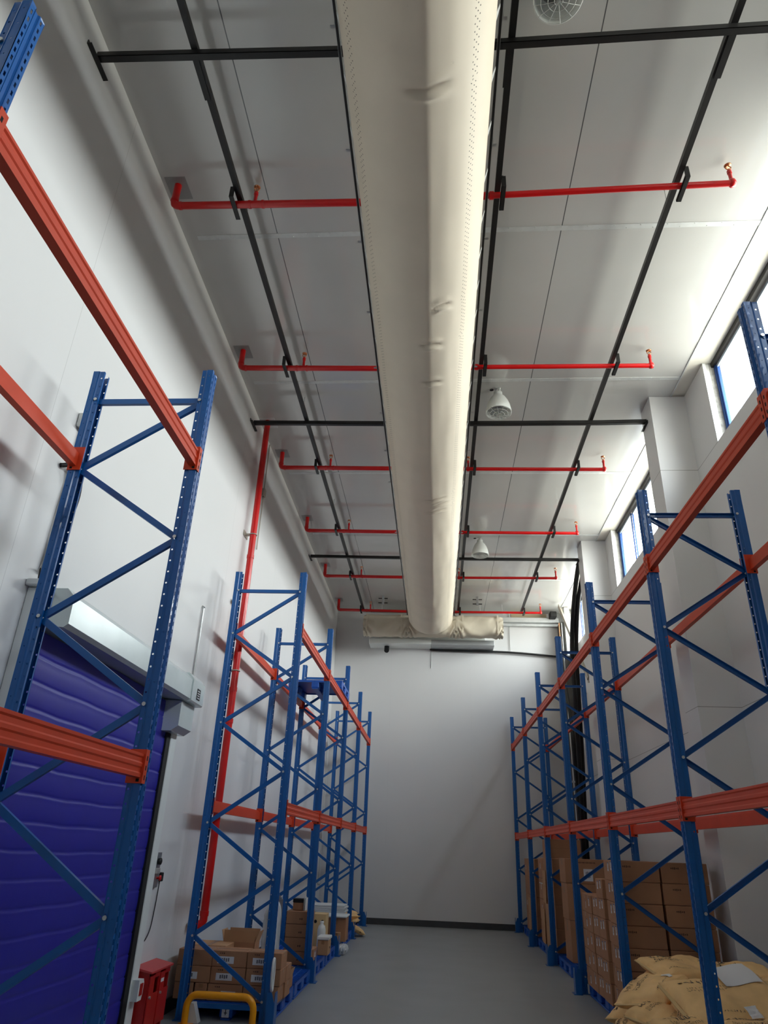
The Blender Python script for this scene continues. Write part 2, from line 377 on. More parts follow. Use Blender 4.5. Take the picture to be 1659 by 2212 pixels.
# fire extinguisher cabinet
c = thing('fire_cabinet', 'red steel extinguisher cabinet with a sloping lid standing by the blue roller door', 'fire cabinet', (-2.65, 7.59, 0)); c.scale = (.7, .95, 1)
MB().box((-.115, -.28, .06), (.105, .28, .075)).box((-.115, -.28, .06), (-.105, .28, .51)).box((-.115, -.28, .06), (.10, -.268, .51)).box((-.115, .268, .06), (.10, .28, .51)).box((.09, -.012, .06), (.105, .012, .51)).build('body', M_REDD, c)
MB().prism([(-.12, .525), (.14, .495), (.14, .51), (-.12, .545)], 'y', -.30, .31).build('lid', mat('lid_red', (196, 60, 62), .4, noise_amt=.05, scale=6), c)
for s, y0, y1 in ((1, -.27, -.013), (2, .013, .27)):
    d = MB().box((.106, y0, .065), (.118, y1, .33)).box((.106, y0, .33), (.118, y0+.12, .47)).box((.106, y0+.12, .45), (.118, y1, .49)).build('door', M_REDD, c)
    MB().lathe([(.011, 0), (.011, .02)], (.118, y0+.03, .31), 10, 'x', True).build('knob', M_ZINC, d)
    if s == 2: MB().box((.1185, y0+.02, .39), (.1195, y0+.10, .42)).build('label_plate', M_LABEL, d)
    e = MB().lathe([(.045, .08), (.05, .1), (.05, .36), (.035, .41), (.018, .43)], (-.01, (y0+y1)/2, 0), 16, cap=True); 
    ex = thing('fire_extinguisher', 'red fire extinguisher inside the red cabinet, %s compartment' % ('left' if s == 1 else 'right'), 'fire extinguisher', (-2.65, 7.59, 0), 0, 'extinguishers in the red cabinet'); ex.scale = (.7, .95, 1)
    e.build('cylinder', M_RED, ex); MB().bbox((-.03, (y0+y1)/2-.015, .43), (.05, (y0+y1)/2+.015, .47), .004).build('valve', M_RUBBER, ex)
for yy in (-.25, .25): MB().box((-.1, yy-.015, 0), (.09, yy+.015, .06)).build('foot', M_REDD, c)

# ------------------------------------------------------------------ pallet racks
def holed_strip(mb, P0, U, width, z0, z1, pitch, kind, cu=0, hw=.005, hh=.0125, off=0):
    """vertical sheet strip from P0 along unit U, width, holes each pitch (slot = rectangular, round = hexagonal)"""
    P0 = Vector(P0); U = Vector(U)
    n = int((z1-z0-off)/pitch)
    def P(u, z): return P0+U*u+Vector((0,0,z))
    zc = z0+off
    if off: mb.add([P(0,z0), P(width,z0), P(width,zc), P(0,zc)], [(0,1,2,3)], False)
    c = width/2+cu
    for i in range(n):
        a, b2, m = zc+i*pitch, zc+(i+1)*pitch, zc+(i+.5)*pitch
        if kind == 'slot':
            v = [P(0,a), P(width,a), P(width,b2), P(0,b2), P(c-hw,m-hh), P(c+hw,m-hh), P(c+hw,m+hh), P(c-hw,m+hh)]
            mb.add(v, [(0,1,5,4), (1,2,6,5), (2,3,7,6), (3,0,4,7)], False)
        else:
            ring = [P(c+hw*math.cos(PI/4*k+PI/8-PI), m+hw*math.sin(PI/4*k+PI/8-PI)) for k in range(8)]
            v = [P(0,a), P(width,a), P(width,b2), P(0,b2)]+ring
            mb.add(v, [(0,1,6,5), (1,7,6), (1,2,8,7), (2,9,8), (2,3,10,9), (3,11,10), (3,0,4,11), (0,5,4)], False)
    e = zc+n*pitch
    if e < z1-1e-4: mb.add([P(0,e), P(width,e), P(width,z1), P(0,z1)], [(0,1,2,3)], False)
H = 4.70; HX, HY = .040, .045
def post_mesh():
    mb = MB()
    holed_strip(mb, (HX, .014, 0), (0,1,0), HY-.014, 0, H, .05, 'slot')
    holed_strip(mb, (HX, -HY, 0), (0,1,0), HY-.014, 0, H, .05, 'slot', off=.025)
    for s in (1, -1):
        mb.add([(HX, s*.014, 0), (HX-.010, s*.010, 0), (HX-.010, s*.010, H), (HX, s*.014, H)], [(0,1,2,3)], False)
    mb.add([(HX-.010, -.010, 0), (HX-.010, .010, 0), (HX-.010, .010, H), (HX-.010, -.010, H)], [(0,1,2,3)], False)
    for s in (1, -1):
        holed_strip(mb, (HX, s*HY, 0), (-1,0,0), .045, 0, H, .10, 'round', cu=0, hw=.004)
        mb.add([(HX-.045, s*HY, 0), (HX-.052, s*(HY-.006), 0), (HX-.052, s*(HY-.006), H), (HX-.045, s*HY, H)], [(0,1,2,3)], False)
        holed_strip(mb, (HX-.052, s*(HY-.006), 0), (-1,0,0), .028, 0, H, .075, 'round', hw=.0065, off=.03)
        mb.add([(-HX, s*(HY-.006), 0), (-HX, s*.022, 0), (-HX, s*.022, H), (-HX, s*(HY-.006), H)], [(0,1,2,3)], False)
    o = mb.build('post', M_BLUE, fix=False)
    import bmesh
    bm = bmesh.new(); bm.from_mesh(o.data); bmesh.ops.remove_doubles(bm, verts=bm.verts, dist=.0004); bmesh.ops.recalc_face_normals(bm, faces=bm.faces)
    bmesh.ops.solidify(bm, geom=bm.faces, thickness=.002); bm.to_mesh(o.data); bm.free()
    return o
def brace_mesh(p, q):
    """C channel between p and q in the frame plane (x, z)"""
    L = math.dist(p, q); w, t, d = .021, .003, .026
    poly = [(-w, d/2), (-w, -d/2), (w, -d/2), (w, d/2), (w-t, d/2), (w-t, -d/2+t), (-w+t, -d/2+t), (-w+t, d/2)]
    mb = MB().prism([(u, v) for u, v in poly], 'x', 0, L)   # x along, u->y, v->z
    # local: x along, y = in-plane width, z = out of plane
    a = math.atan2(q[1]-p[1], q[0]-p[0])
    M = Matrix(((math.cos(a), -math.sin(a), 0, p[0]), (0, 0, 1, 0), (math.sin(a), math.cos(a), 0, p[1]), (0,0,0,1)))
    return mb.xf(M)
DEP = .83
fr0 = thing('rack_upright_frame', 'x', 'pallet rack frame', (0,0,0), 0, 'blue upright frames of the pallet racks')
p0 = post_mesh(); p0.parent = fr0
p1 = p0.copy(); C.objects.link(p1); p1.parent = fr0; p1.location = (-DEP, 0, 0); p1.rotation_euler = (0, 0, PI)
nf, nb = -.035, -DEP+.035
zs = [4.44, 3.90, 3.38, 2.84, 2.325, 1.78, 1.255, .72, .19]
brace_mesh((nb, 4.455), (nf, 4.455)).build('horizontal_brace', M_BLUE, fr0)
brace_mesh((nb, .13), (nf, .13)).build('horizontal_brace', M_BLUE, fr0)
for i in range(len(zs)-1):
    a = (nf if i % 2 == 0 else nb, zs[i]-.012); b2 = (nb if i % 2 == 0 else nf, zs[i+1]+.012)
    brace_mesh(a, b2).build('diagonal_brace', M_BLUE, fr0)
for i, zz in enumerate(zs+[4.455]):
    x = (nf if i % 2 == 0 else nb) if i < 9 else nb
    MB().lathe([(.012, -.049), (.012, -.045), (.008, -.045), (.008, .045), (.012, .045), (.012, .049)], (x+(.012 if x == nf else -.012), 0, zz), 8, 'y', True).build('bolt', M_ZINC, fr0)
for x in (0, -DEP): MB().box((x-.06, -.065, 0), (x+.06, .065, .006)).build('foot_plate', M_BLUE, fr0)
YL = [1.52, 3.956, 8.187, 10.684, 13.16, 15.585, 18.056]
YR = [3.453, 5.936, 8.430, 10.903, 13.364, 15.787, 18.30]
FL = {}
first = True
for i, y in enumerate(YL):
    x = -1.63 if i < 2 else -1.678
    lb = 'blue perforated upright frame in the left rack row, %s from the camera' % ORD[i]
    if i == 0: lb = 'blue perforated upright frame cut off at the top left, closest on the left side'
    if i == 1: lb = 'blue perforated upright frame standing in front of the blue roller door'
    if i == 2: lb = 'blue perforated upright frame behind the yellow tube guard, left row'
    if i == 6: lb = 'blue perforated upright frame at the far wall end of the left row'
    sc = (.965, 1, .968 if i == 0 else .983) if i < 2 else (1, 1, 1)
    if first: fr0.location = (x, y, 0); fr0.scale = sc; fr0['label'] = lb; first = False
    else: dup(fr0, (x, y, 0), 0, lb, scale=sc)
for i, y in enumerate(YR):
    lb = 'blue perforated upright frame in the right rack row, %s from the camera' % ORD[i]
    if i == 0: lb = 'blue perforated upright frame cut off at the right picture edge, closest on the right side'
    if i == 1: lb = 'blue perforated upright frame rising out of the tan sack pile on the right'
    if i == 2: lb = 'blue perforated upright frame right against the near carton stack, right row'
    if i == 6: lb = 'blue perforated upright frame at the far wall end of the right row'
    dup(fr0, (1.917, y, 0), PI, lb, scale=(1.01, 1, 1))

BEAMS = {}
def make_beam(L, label):
    """local: y along from 0 (post centre) to L, x>0 = aisle side, z 0 = beam middle"""
    t = thing('rack_beam', label, 'rack beam', (0,0,0), 0, 'orange beams of the pallet racks')
    h = .060; xa, xb = .036, -.012
    poly = [(xa, -h), (xa, -h+.018), (xa-.006, -h+.026), (xa-.006, -.014), (xa-.001, -.006), (xa-.001, .010), (xa-.006, .018), (xa-.006, h-.022), (xa, h-.014), (xa, h), (.010, h), (.008, h-.024), (xb, h-.024), (xb, -h)]
    MB().prism(poly, 'y', .052, L-.052).build('beam_section', M_ORANGE, t)
    for s, y in ((1, 0), (-1, L)):
        mb = MB(); ya, yb = y+s*.0465, y+s*.0515
        mb.box((-.045, min(ya,yb), -.09), (.047, max(ya,yb), .085))
        y0, y1 = sorted((y+s*.006, y+s*.0465)); mb.box((.0415, y0, -.09), (.047, y1, .085)); mb.use(1)
        for k in (-.06, -.01, .04): mb.box((.0470, (y0+y1)/2-.006, k-.012), (.0476, (y0+y1)/2+.006, k+.012))
        mb.box((.012, min(yb, yb+s*.0006), -.082), (.030, max(yb, yb+s*.0006), -.066))
        mb.build('connector', [M_ORANGE, M_HOLE], t)
    return t
def beam(x, y0, y1, zc, rz, label):
    L = round(y1-y0, 3); key = L
    loc = (x, y0, zc) if rz == 0 else (x, y1, zc)
    if key not in BEAMS:
        t = make_beam(L, label); t.location = loc; t.rotation_euler = (0,0,rz); BEAMS[key] = t
    else: dup(BEAMS[key], loc, rz, label)
def beams_for(ys, x, dep, side, zus, zms, desc, names, rz):
    sx = 1 if side == 'right' else -1
    for i in range(len(ys)-1):
        for lv, zc in (('upper', zus), ('lower', zms)):
            for dp_, xx in (('aisle side', x), ('wall side', x+sx*dep)):
                r = rz if dp_ == 'aisle side' else rz+PI
                # wall-side beams face the wall
                loc_rot = r % (2*PI)
                lb = 'orange %s-level beam on the %s of the %s rack, %s' % (lv, dp_, side, names[i])
                beam(xx, ys[i], ys[i+1], zc, 0 if loc_rot < 1 else PI, lb)
beams_for(YL[:2], -1.63, .80, 'left', 3.895, 1.955, '', ['nearest bay beside the roller door'], 0)
beams_for(YL[2:], -1.678, .83, 'left', 3.965, 1.955, '', ['first bay past the red riser', 'second bay past the red riser', 'third bay past the red riser', 'last bay at the far wall'], 0)
beams_for(YR, 1.917, .84, 'right', 3.965, 1.952, '', ['bay at the right picture edge', 'bay over the sack pile', 'bay over the near cartons', 'bay over the tall cartons', 'next to last bay', 'last bay at the far wall'], PI)
beam(1.917, YR[0]-2.483, YR[0], 3.965, PI, 'orange upper-level beam end just entering at the right picture edge')

# post protectors
def protector(x, y, s, lb):
    t = thing('post_protector', lb, 'post protector', (x, y, 0), 0 if s > 0 else PI, 'blue post protectors at the rack feet')
    MB().prism([(.0, 0), (.075, 0), (.075, .20), (.045, .285), (.0, .285)], 'y', -.006, 0).build('near_plate', M_BLUE, t)
    MB().prism([(0, 0), (.13, 0), (.13, .20), (.10, .285), (0, .285)], 'x', .075, .081).build('aisle_plate', M_BLUE, t)
    MB().box((0, -.02, 0), (.11, .15, .008)).build('base_plate', M_BLUE, t)
for i, y in enumerate(YL):
    if i < 2: continue
    protector(-1.638, y-.115 if i < 6 else y-.11, 1, 'blue post protector on the floor at the %s frame of the left rack row' % ORD[i])
for i, y in enumerate(YR):
    if i < 2: continue
    t = thing('post_protector', 'blue post protector on the floor at the %s frame of the right rack row' % ORD[i], 'post protector', (1.877, y-.115, 0), 0, 'blue post protectors at the rack feet')
    MB().prism([(0, 0), (-.075, 0), (-.075, .20), (-.045, .285), (0, .285)], 'y', -.006, 0).build('near_plate', M_BLUE, t)
    MB().prism([(0, 0), (.13, 0), (.13, .20), (.10, .285), (0, .285)], 'x', -.081, -.075).build('aisle_plate', M_BLUE, t)
    MB().box((-.11, -.02, 0), (0, .15, .008)).build('base_plate', M_BLUE, t)

# yellow hoop guard
c = thing('hoop_guard', 'yellow steel tube hoop guard on the floor in front of the left rack', 'guard rail', (-2.07, 7.98, 0))
MB().tube([(-.33, 0, .005), (-.33, 0, .14)]+[(-.33+.10*(1-math.cos(a)), 0, .14+.11*math.sin(a)) for a in [PI/2*k/6 for k in range(1, 7)]]
          +[(.33-.10*(1-math.cos(a)), 0, .14+.11*math.sin(a)) for a in [PI/2*k/6 for k in range(6, 0, -1)]]+[(.33, 0, .14), (.33, 0, .005)], .032, 16).build('hoop', M_YEL, c)
for s in (-1, 1):
    MB().bbox((s*.33-.07, -.07, 0), (s*.33+.07, .07, .008), .003).build('foot_plate', M_YEL, c)

# ------------------------------------------------------------------ ceiling steel, pipes
ZR = 7.281
rails = {}
for nm, x, lb in (('l', -1.931, 'long black steel rail under the ceiling, left of the duct'), ('m', .568, 'long black steel rail under the ceiling, just right of the duct'), ('r', 2.216, 'long black steel rail under the ceiling, nearest the windows')):
    t = thing('ceiling_rail', lb, 'steel rail', (x, 0, ZR), 0, 'long black rails under the ceiling')
    w = .026
    MB().prism([(-w, .026), (-w, -.026), (w, -.026), (w, .026), (w-.005, .026), (w-.005, -.020), (-w+.005, -.020), (-w+.005, .026)], 'y', YN, 17.75).build('channel', M_BLACK, t)
    rails[nm] = t
    for yb in (3.29,): MB().box((-.04 if nm != 'r' else -.01, yb+.03, -.0335), (.01 if nm != 'r' else .045, yb+.36, -.0285)).build('splice_plate', M_BLACK, t)
    for y in (-2, 1.5, 4.9, 8.3, 11.6, 15.2, 17.6):
        MB().tube([(0, y, .0), (0, y, ZC-ZR-.001)], .005, 6).build('hanger_rod', M_ZINC, t)
BARS = [[(-2.72, 3.245), (-.75, 3.289), (.441, 3.291), (2.99, 3.25)], [(-2.72, 8.56), (-.72, 8.605), (.467, 8.619), (2.37, 8.617), (2.99, 8.60)], [(-2.72, 13.79), (-.694, 13.84), (.486, 13.88), (2.99, 13.875)]]
for i, B in enumerate(BARS):
    t = thing('cross_bar', 'black steel bar crossing under the ceiling from wall to column, %s from the camera' % ORD[i], 'steel bar', (0, 0, 7.226), 0, 'black bars across the ceiling')
    mb = MB()
    for a, b2 in zip(B[:-1], B[1:]):
        for y0, y1, z0, z1 in ((-.028, .028, .022, .027), (-.028, -.023, -.027, .022), (-.028, .028, -.027, -.022)):
            vs = [(a[0], a[1]+y0, z0), (a[0], a[1]+y1, z0), (a[0], a[1]+y1, z1), (a[0], a[1]+y0, z1), (b2[0], b2[1]+y0, z0), (b2[0], b2[1]+y1, z0), (b2[0], b2[1]+y1, z1), (b2[0], b2[1]+y0, z1)]
            mb.add(vs, [(0,1,2,3), (4,7,6,5), (0,4,5,1), (1,5,6,2), (2,6,7,3), (3,7,4,0)], False)
    mb.build('channel', M_BLACK, t)
    yl = B[0][1]; yr = B[-1][1]
    MB().prism([(-2.739, -.05), (-2.70, -.05), (-2.70, -.042), (-2.731, -.042), (-2.731, -.005), (-2.739, -.005)], 'y', yl-.14, yl+.16).build('wall_bracket', M_BLACK, t)
    MB().prism([(2.999, -.05), (2.965, -.05), (2.965, -.042), (2.991, -.042), (2.991, .0), (2.999, .0)], 'y', yr-.05, yr+.19).build('wall_bracket', M_BLACK, t)
PIPES = [[(-2.593, 4.669), (-.716, 4.695), (.459, 4.664), (2.70, 4.611)], [(-2.58, 7.23), (-.698, 7.278), (.492, 7.273), (2.70, 7.289)], [(-2.58, 9.879), (-.725, 9.916), (.463, 9.935), (2.69, 9.957)],
         [(-2.58, 12.407), (-.738, 12.45), (.487, 12.456), (2.71, 12.47)], [(-2.58, 14.949), (-.698, 14.985), (.445, 14.982), (2.69, 14.945)], [(-2.58, 17.467), (-.698, 17.54), (.452, 17.527), (2.69, 17.503)]]
def head(parent, x, y, z0, z1, rs=.017):
    st = MB().tube([(x, y, z0), (x, y, z1)], [rs]*2, 10).tube([(x, y, z1-.02), (x, y, z1+.012)], rs+.005, 10).build('riser_stub', M_RED, parent)
    h = MB().tube([(x, y, z1+.012), (x, y, z1+.035)], .014, 8)
    for s in (-1, 1): h.tube(bez([(x+s*.006, y, z1+.03), (x+s*.024, y, z1+.048), (x+s*.020, y, z1+.070), (x, y, z1+.082)], 3), .005, 6)
    h.lathe([(.001, .082), (.030, .082), (.034, .088), (.001, .090)], (x, y, z1), 12)
    h.build('sprinkler_head', M_COPPER, st)
M_PLATE = mat('ceiling_plate_grey', (150, 152, 152), .4, .2)
def inv_y(P, x):
    for a, b2 in zip(P[:-1], P[1:]):
        if a[0] <= x <= b2[0]: return a[1]+(b2[1]-a[1])*(x-a[0])/(b2[0]-a[0])
    return P[-1][1]
ZP = 7.21
for i, P in enumerate(PIPES):
    t = thing('sprinkler_pipe', 'red sprinkler pipe running across under the ceiling, %s from the camera' % ORD[i], 'sprinkler pipe', (0, 0, 0), 0, 'red sprinkler pipes across the ceiling')
    r = .036
    path = [(P[0][0], P[0][1], ZC-.001), (P[0][0], P[0][1], ZP+.045)]
    path += [(P[0][0]+.045*(1-math.cos(a)), P[0][1], ZP+.045*(1-math.sin(a))) for a in (PI/6, PI/3, PI/2)]
    path += [(q[0], q[1], ZP) for q in P[1:3]]
    MB().tube(path+[(.46, inv_y(P, .46), ZP)] if P[2][0] < .45 else path, r, 14).build('left_run', M_RED, t)
    MB().tube([(P[2][0]+.002, P[2][1], ZP), (P[3][0], P[3][1], ZP)], r*.82, 14).build('right_run', M_RED, t)
    for x in (P[0][0]+.07, -1.83, -1.70): 
        y = inv_y(P, x); MB().tube([(x-.012, y, ZP), (x+.012, y, ZP)], r+.005, 14).build('coupling', M_RED, t)
    y = inv_y(P, .50); MB().tube([(.49, y, ZP), (.53, y, ZP)], r+.004, 14).build('coupling', M_RED, t)
    MB().lathe([(.001, -.034), (.03, -.028), (.040, 0), (.034, .03), (.022, .045)], (P[3][0], P[3][1], ZP), 14).build('end_elbow', M_RED, t)
    MB().tube([(P[0][0], P[0][1], ZP+.06), (P[0][0], P[0][1], ZP+.085)], r+.005, 14).build('coupling', M_RED, t)
    head(t, P[3][0], P[3][1], ZP+.02, 7.36)
    x = (-1.785, -1.748, -1.756, -1.736, -1.733, -1.735)[i]; head(t, x, inv_y(P, x), ZP+.02, 7.36)
    if i in (2, 4): head(t, .512, inv_y(P, .512), ZP+.02, 7.34, .015)
    MB().box((P[0][0]-.11, P[0][1]-.10, ZC-.004), (P[0][0]+.10, P[0][1]+.16, ZC-.0005)).build('ceiling_plate', M_PLATE, t)
    for nm, x, dx in (('l', -1.931, -.045), ('m', .568, .045), ('r', 2.216, .045)):
        y = inv_y(P, x+dx); L = x+dx
        MB().box((dx-.022, y-.13, ZP-ZR-.046), (dx+.022, y+.14, ZP-ZR-.040)).box((dx-.022, y-.135, ZP-ZR-.046), (dx+.022, y-.129, .02)).box((dx-.022, y-.13, ZP-ZR-.046), (dx-.017, y+.14, ZP-ZR-.018))\
            .box((min(0, dx)+.0, y-.137, .0), (max(0, dx), y-.13, .022)).build('pipe_bracket', M_BLACK, rails[nm])
# riser on the left wall
t = thing('fire_riser_pipe', 'tall red fire riser pipe standing against the left wall from floor elbow to ceiling', 'pipe', (-2.62, 8.93, 0))
pts = [(-.11, -.02, .745), (-.04, -.01, .745), (-.015, 0, .755), (0, 0, .79), (0, .0, 1.5), (0, .0, 7.498)]
MB().tube(pts, .045, 16).build('riser', M_RED, t)
for zz in (.83, 2.95, 3.35, 5.2): MB().tube([(0, 0, zz), (0, 0, zz+.05)], .051, 16).build('coupling', M_RED, t)
for zz in (1.9, 3.6, 5.55):
    MB().box((-.118, -.02, zz), (-.02, .02, zz+.03)).tube([(.052*math.cos(a), .052*math.sin(a), zz+.015) for a in [2*PI*k/16 for k in range(16)]], .008, 6, closed=True).box((-.118, -.10, zz-.02), (-.105, .10, zz+.05)).build('wall_clamp', M_GREYST, t)
MB().box((-.11, -.09, 7.4945), (.12, .19, 7.4995)).build('ceiling_plate', M_STRIP, t)
t = thing('wall_conduit', 'thin grey conduit with a small box on the wall right beside the tall red riser', 'conduit', (XW, 9.55, 0))
MB().tube([(.02, 0, 5.6), (.02, 0, 7.45)], .009, 8).build('pipe', M_GREYST, t)
MB().bbox((.001, -.04, 6.50), (.045, .05, 6.63), .006).build('junction_box', M_GREYST, t)

# ------------------------------------------------------------------ lamps
M_CASE = mat('dull_grey_metal', (150, 150, 150), .35, .4)
def lamp(x, y, zr, lb):
    t = thing('bell_lamp', lb, 'pendant lamp', (x, y, zr), 0, 'white bell lamps hung from the ceiling')
    s = (7.5-zr)/.41
    prof = [(.060, .335), (.062, .29), (.070, .278), (.100, .245), (.136, .18), (.160, .11), (.173, .04), (.178, 0), (.180, -.003), (.180, .006), (.172, .04), (.152, .105), (.122, .175), (.09, .24), (.072, .268)]
    a = prof[:8]; inner = [(r-.004, h+.001) for r, h in a[::-1]][:6]
    MB().lathe([(.001, .338), (.058, .336)]+a+[(.179, -.004), (.173, -.002)]+[(.168, .04), (.156, .11), (.132, .178)], n=36).use(1).lathe([(.132, .178), (.098, .24), (.05, .268), (.001, .272)], n=36).build('shade', [M_PVCW, M_CASE], t)
    MB().tube([(0, 0, .338), (0, 0, .36)], .03, 14).build('collar', M_ZINC, t)
    MB().tube(bez([(0, 0, .36), (.02, 0, .375), (.0, .0, .395), (-.015, 0, .38), (0, 0, .37)], 4), .006, 6).bbox((-.035, -.035, 7.5-zr-.012), (.035, .035, 7.5-zr-.001), .004).tube([(0, 0, .385), (0, 0, 7.5-zr-.01)], .008, 8).build('mounting_hook', M_ZINC, t)
    g = MB()
    for rr, zz in ((.172, -.008), (.125, -.022), (.075, -.03), (.03, -.034)): g.tube([(rr*math.cos(2*PI*k/28), rr*math.sin(2*PI*k/28), zz) for k in range(28)], .0022, 5, closed=True)
    for k in range(6):
        a_ = PI*k/6+.3; g.tube([(rr*math.cos(a_), rr*math.sin(a_), zz) for rr, zz in ((-.172, -.008), (-.1, -.026), (0, -.036), (.1, -.026), (.172, -.008))], .0022, 5)
    g.build('wire_guard', M_ZINC, t)
    MB().lathe([(.001, .26), (.025, .25), (.03, .2), (.001, .16)], n=14).build('lamp_holder', M_WPLAST, t)
lamp(.858, 2.93, 7.12, 'white bell lamp with wire guard cut by the top picture edge')
lamp(.856, 8.14, 7.09, 'white bell lamp by the second black bar, middle of the three lamps')
lamp(.900, 13.36, 7.10, 'white bell lamp with wire guard farthest from the camera, near the third black bar')
for i, (x, y) in enumerate(((.772, 8.17), (.80, 13.40), (.775, 2.93))):
    struct(MB().lathe([(.001, 0), (.026, 0), (.028, -.003)], (x, y, ZC-.0005), 16).build('trim_%d' % (i+11), M_HOLE))

# ------------------------------------------------------------------ fabric duct
CX, DW, DD, ZT = -.147, .565, .53, 7.0
def arc(th): return (CX+DW*math.cos(th), ZT+DD*math.sin(th))
duct = thing('fabric_air_duct', 'long cream fabric air duct running under the middle of the ceiling', 'air duct', (0, 0, 0))
NA, y0, y1 = 72, -4.4, 17.35
ys = [y0+(y1-y0)*i/640 for i in range(641)]
creases = [(3.134, -.09, .20), (5.35, .05, .10), (5.91, -.07, .13), (6.57, -.07, .13), (9.59, -.02, .17), (9.80, .04, .16), (10.0, -.02, .18), (1.2, -.1, .2)]
vs = []; uvs = []
for y in ys:
    s = 1.0
    if y > 16.7: s = math.sqrt(max(.0, 1-((y-16.7)/.78)**2))*.35+.65
    arcl = 0; prev = None
    for k in range(NA+1):
        th = PI+PI*k/NA
        x = CX+DW*math.cos(th); z = ZT+DD*s*math.sin(th)
        n = Vector((math.cos(th)*DD, 0, math.sin(th)*DW)).normalized()
        d = .006*noise.noise(Vector((x*2, y*.7, z*2)))+.0025*noise.noise(Vector((x*9, y*1.3, z*9)))*(1 if y < 6 else 2)
        for (cy, cx, hw) in creases:
            if abs(y-cy) < .35 and abs(x-cx) < hw*1.6:
                w = math.exp(-((x-cx)/hw)**4*2.5)
                yy = y-cy-(.35*(x-cx)**2/hw if cy != 3.134 else -.08*(x-cx))
                d += w*1.7*(-.022*math.exp(-(yy/.022)**2)+.018*math.exp(-((yy-.045)/.025)**2)+.010*math.exp(-((yy+.05)/.03)**2))
        d += .022*math.exp(-abs(x+.085)/.11)*(1 if y < 13 else max(0, 1-(y-13)/3.5))
        if y > 15.8: d += .012*(y-15.8)/2*noise.noise(Vector((x*5, y*3.5+x*4, z*5)))
        p = Vector((x, y, z))+n*d
        if prev is not None: arcl += (Vector((p.x, 0, p.z))-Vector((prev.x, 0, prev.z))).length
        prev = p; vs.append(p); uvs.append((y, arcl))
fs = [(i*(NA+1)+k, i*(NA+1)+k+1, (i+1)*(NA+1)+k+1, (i+1)*(NA+1)+k) for i in range(640) for k in range(NA)]
mb = MB().add(vs, fs, True)
n0 = len(vs)
mb.add([(CX-DW, y0, ZT), (CX+DW, y0, ZT), (CX+DW, y1, ZT), (CX-DW, y1, ZT)], [(0,1,2,3)], False)
body = mb.build('duct_body', M_DUCT, duct)
uvl = body.data.uv_layers.new(name='UVMap')
for l in body.data.loops:
    vi = l.vertex_index
    uvl.data[l.index].uv = uvs[vi] if vi < n0 else (0, 0)
# T end along the far wall
vs = []; NX, NS = 150, 48
for i in range(NX+1):
    x = -1.895+(1.71+1.895)*i/NX; e = min(i, NX-i)/NX
    cap = 1 if e > .02 else .93+.07*e/.02
    for k in range(NS):
        a = 2*PI*k/NS; ca, sa = math.cos(a), math.sin(a)
        yy = 17.60+.24*cap*math.copysign(abs(ca)**.7, ca); zz = 6.83+.27*cap*math.copysign(abs(sa)**.7, sa)
        d = .035*noise.noise(Vector((x*2.2+zz*2.5, yy*3, zz*3.5-x)))+.03*abs(noise.noise(Vector((x*5-zz*4, yy*4, zz*3))))
        for xc in (-1.895, -.73, .51, 1.71):
            q = (x-xc); d += .018*math.exp(-(q/.25)**2)*math.sin(7*(zz-7.0)/(.10+abs(q)))*1.6
        vs.append((x, yy-d*(1 if ca < 0 else 0), zz-d*.7*(1 if sa < 0 else -.3)))
mb = MB().add(vs, [(i*NS+k, i*NS+(k+1) % NS, (i+1)*NS+(k+1) % NS, (i+1)*NS+k) for i in range(NX) for k in range(NS)], True)
mb.add(vs[:NS], [tuple(range(NS))], False); mb.add(vs[-NS:], [tuple(range(NS))], False)
M_DUCT2 = mat('duct_canvas_gathered', (206, 196, 176), .7, noise_amt=.04, scale=4, bump=.15, bscale=7)
mb.build('cross_sleeve', M_DUCT2, duct)
for x in (-1.80, -.90, .68, 1.57):
    MB().box((x-.018, 17.342, 6.60), (x+.018, 17.349, 7.08)).build('strap', M_DUCT2, duct)
y = 2.51; k = 0
while y < 17.2:
    for s in (-1, 1):
        xa, xb = CX+s*(DW-.004), -.15+s*.597
        t_ = MB()
        for o_ in (0, s*.004): t_.add([(xa+o_, y-.03, ZT-.006), (xa+o_, y+.03, ZT-.006), (xb+o_, y+.012, 7.1345), (xb+o_, y-.012, 7.1345)], [(0,1,2,3)], False)
        t_.add(t_.v[:], [(0,1,5,4), (1,2,6,5), (2,3,7,6), (3,0,4,7)], False)
        t_.build('hook_tab', M_WPLAST, duct)
    y += .452
for s, lb in ((-1, 'aluminium track holding the left edge of the fabric duct'), (1, 'aluminium track holding the right edge of the fabric duct')):
    x = -.15+s*.61
    t = thing('duct_track', lb, 'track', (x, 0, 7.148), 0, 'tracks along the duct edges')
    MB().prism([(-.012, -.014), (.012, -.014), (.012, .012), (.008, .012), (.008, -.008), (-.008, -.008), (-.008, .012), (-.012, .012)], 'y', YN, 17.6).build('track_profile', M_ALU, t)
    MB().box((-.009, YN, -.0185), (.009, 17.6, -.0142)).build('track_slot', M_BLACK, t)
    for y in [1.0+1.03*j for j in range(17)]:
        if any(abs(y-inv_y(B, 0)) < .08 for B in BARS+PIPES): y += .15
        MB().box((s*.012, y-.012, -.005), (s*.05, y+.012, .002)).tube([(s*.022, y, .0), (s*.022, y, ZC-7.149)], .002, 5).build('hanger', M_ALU, t)
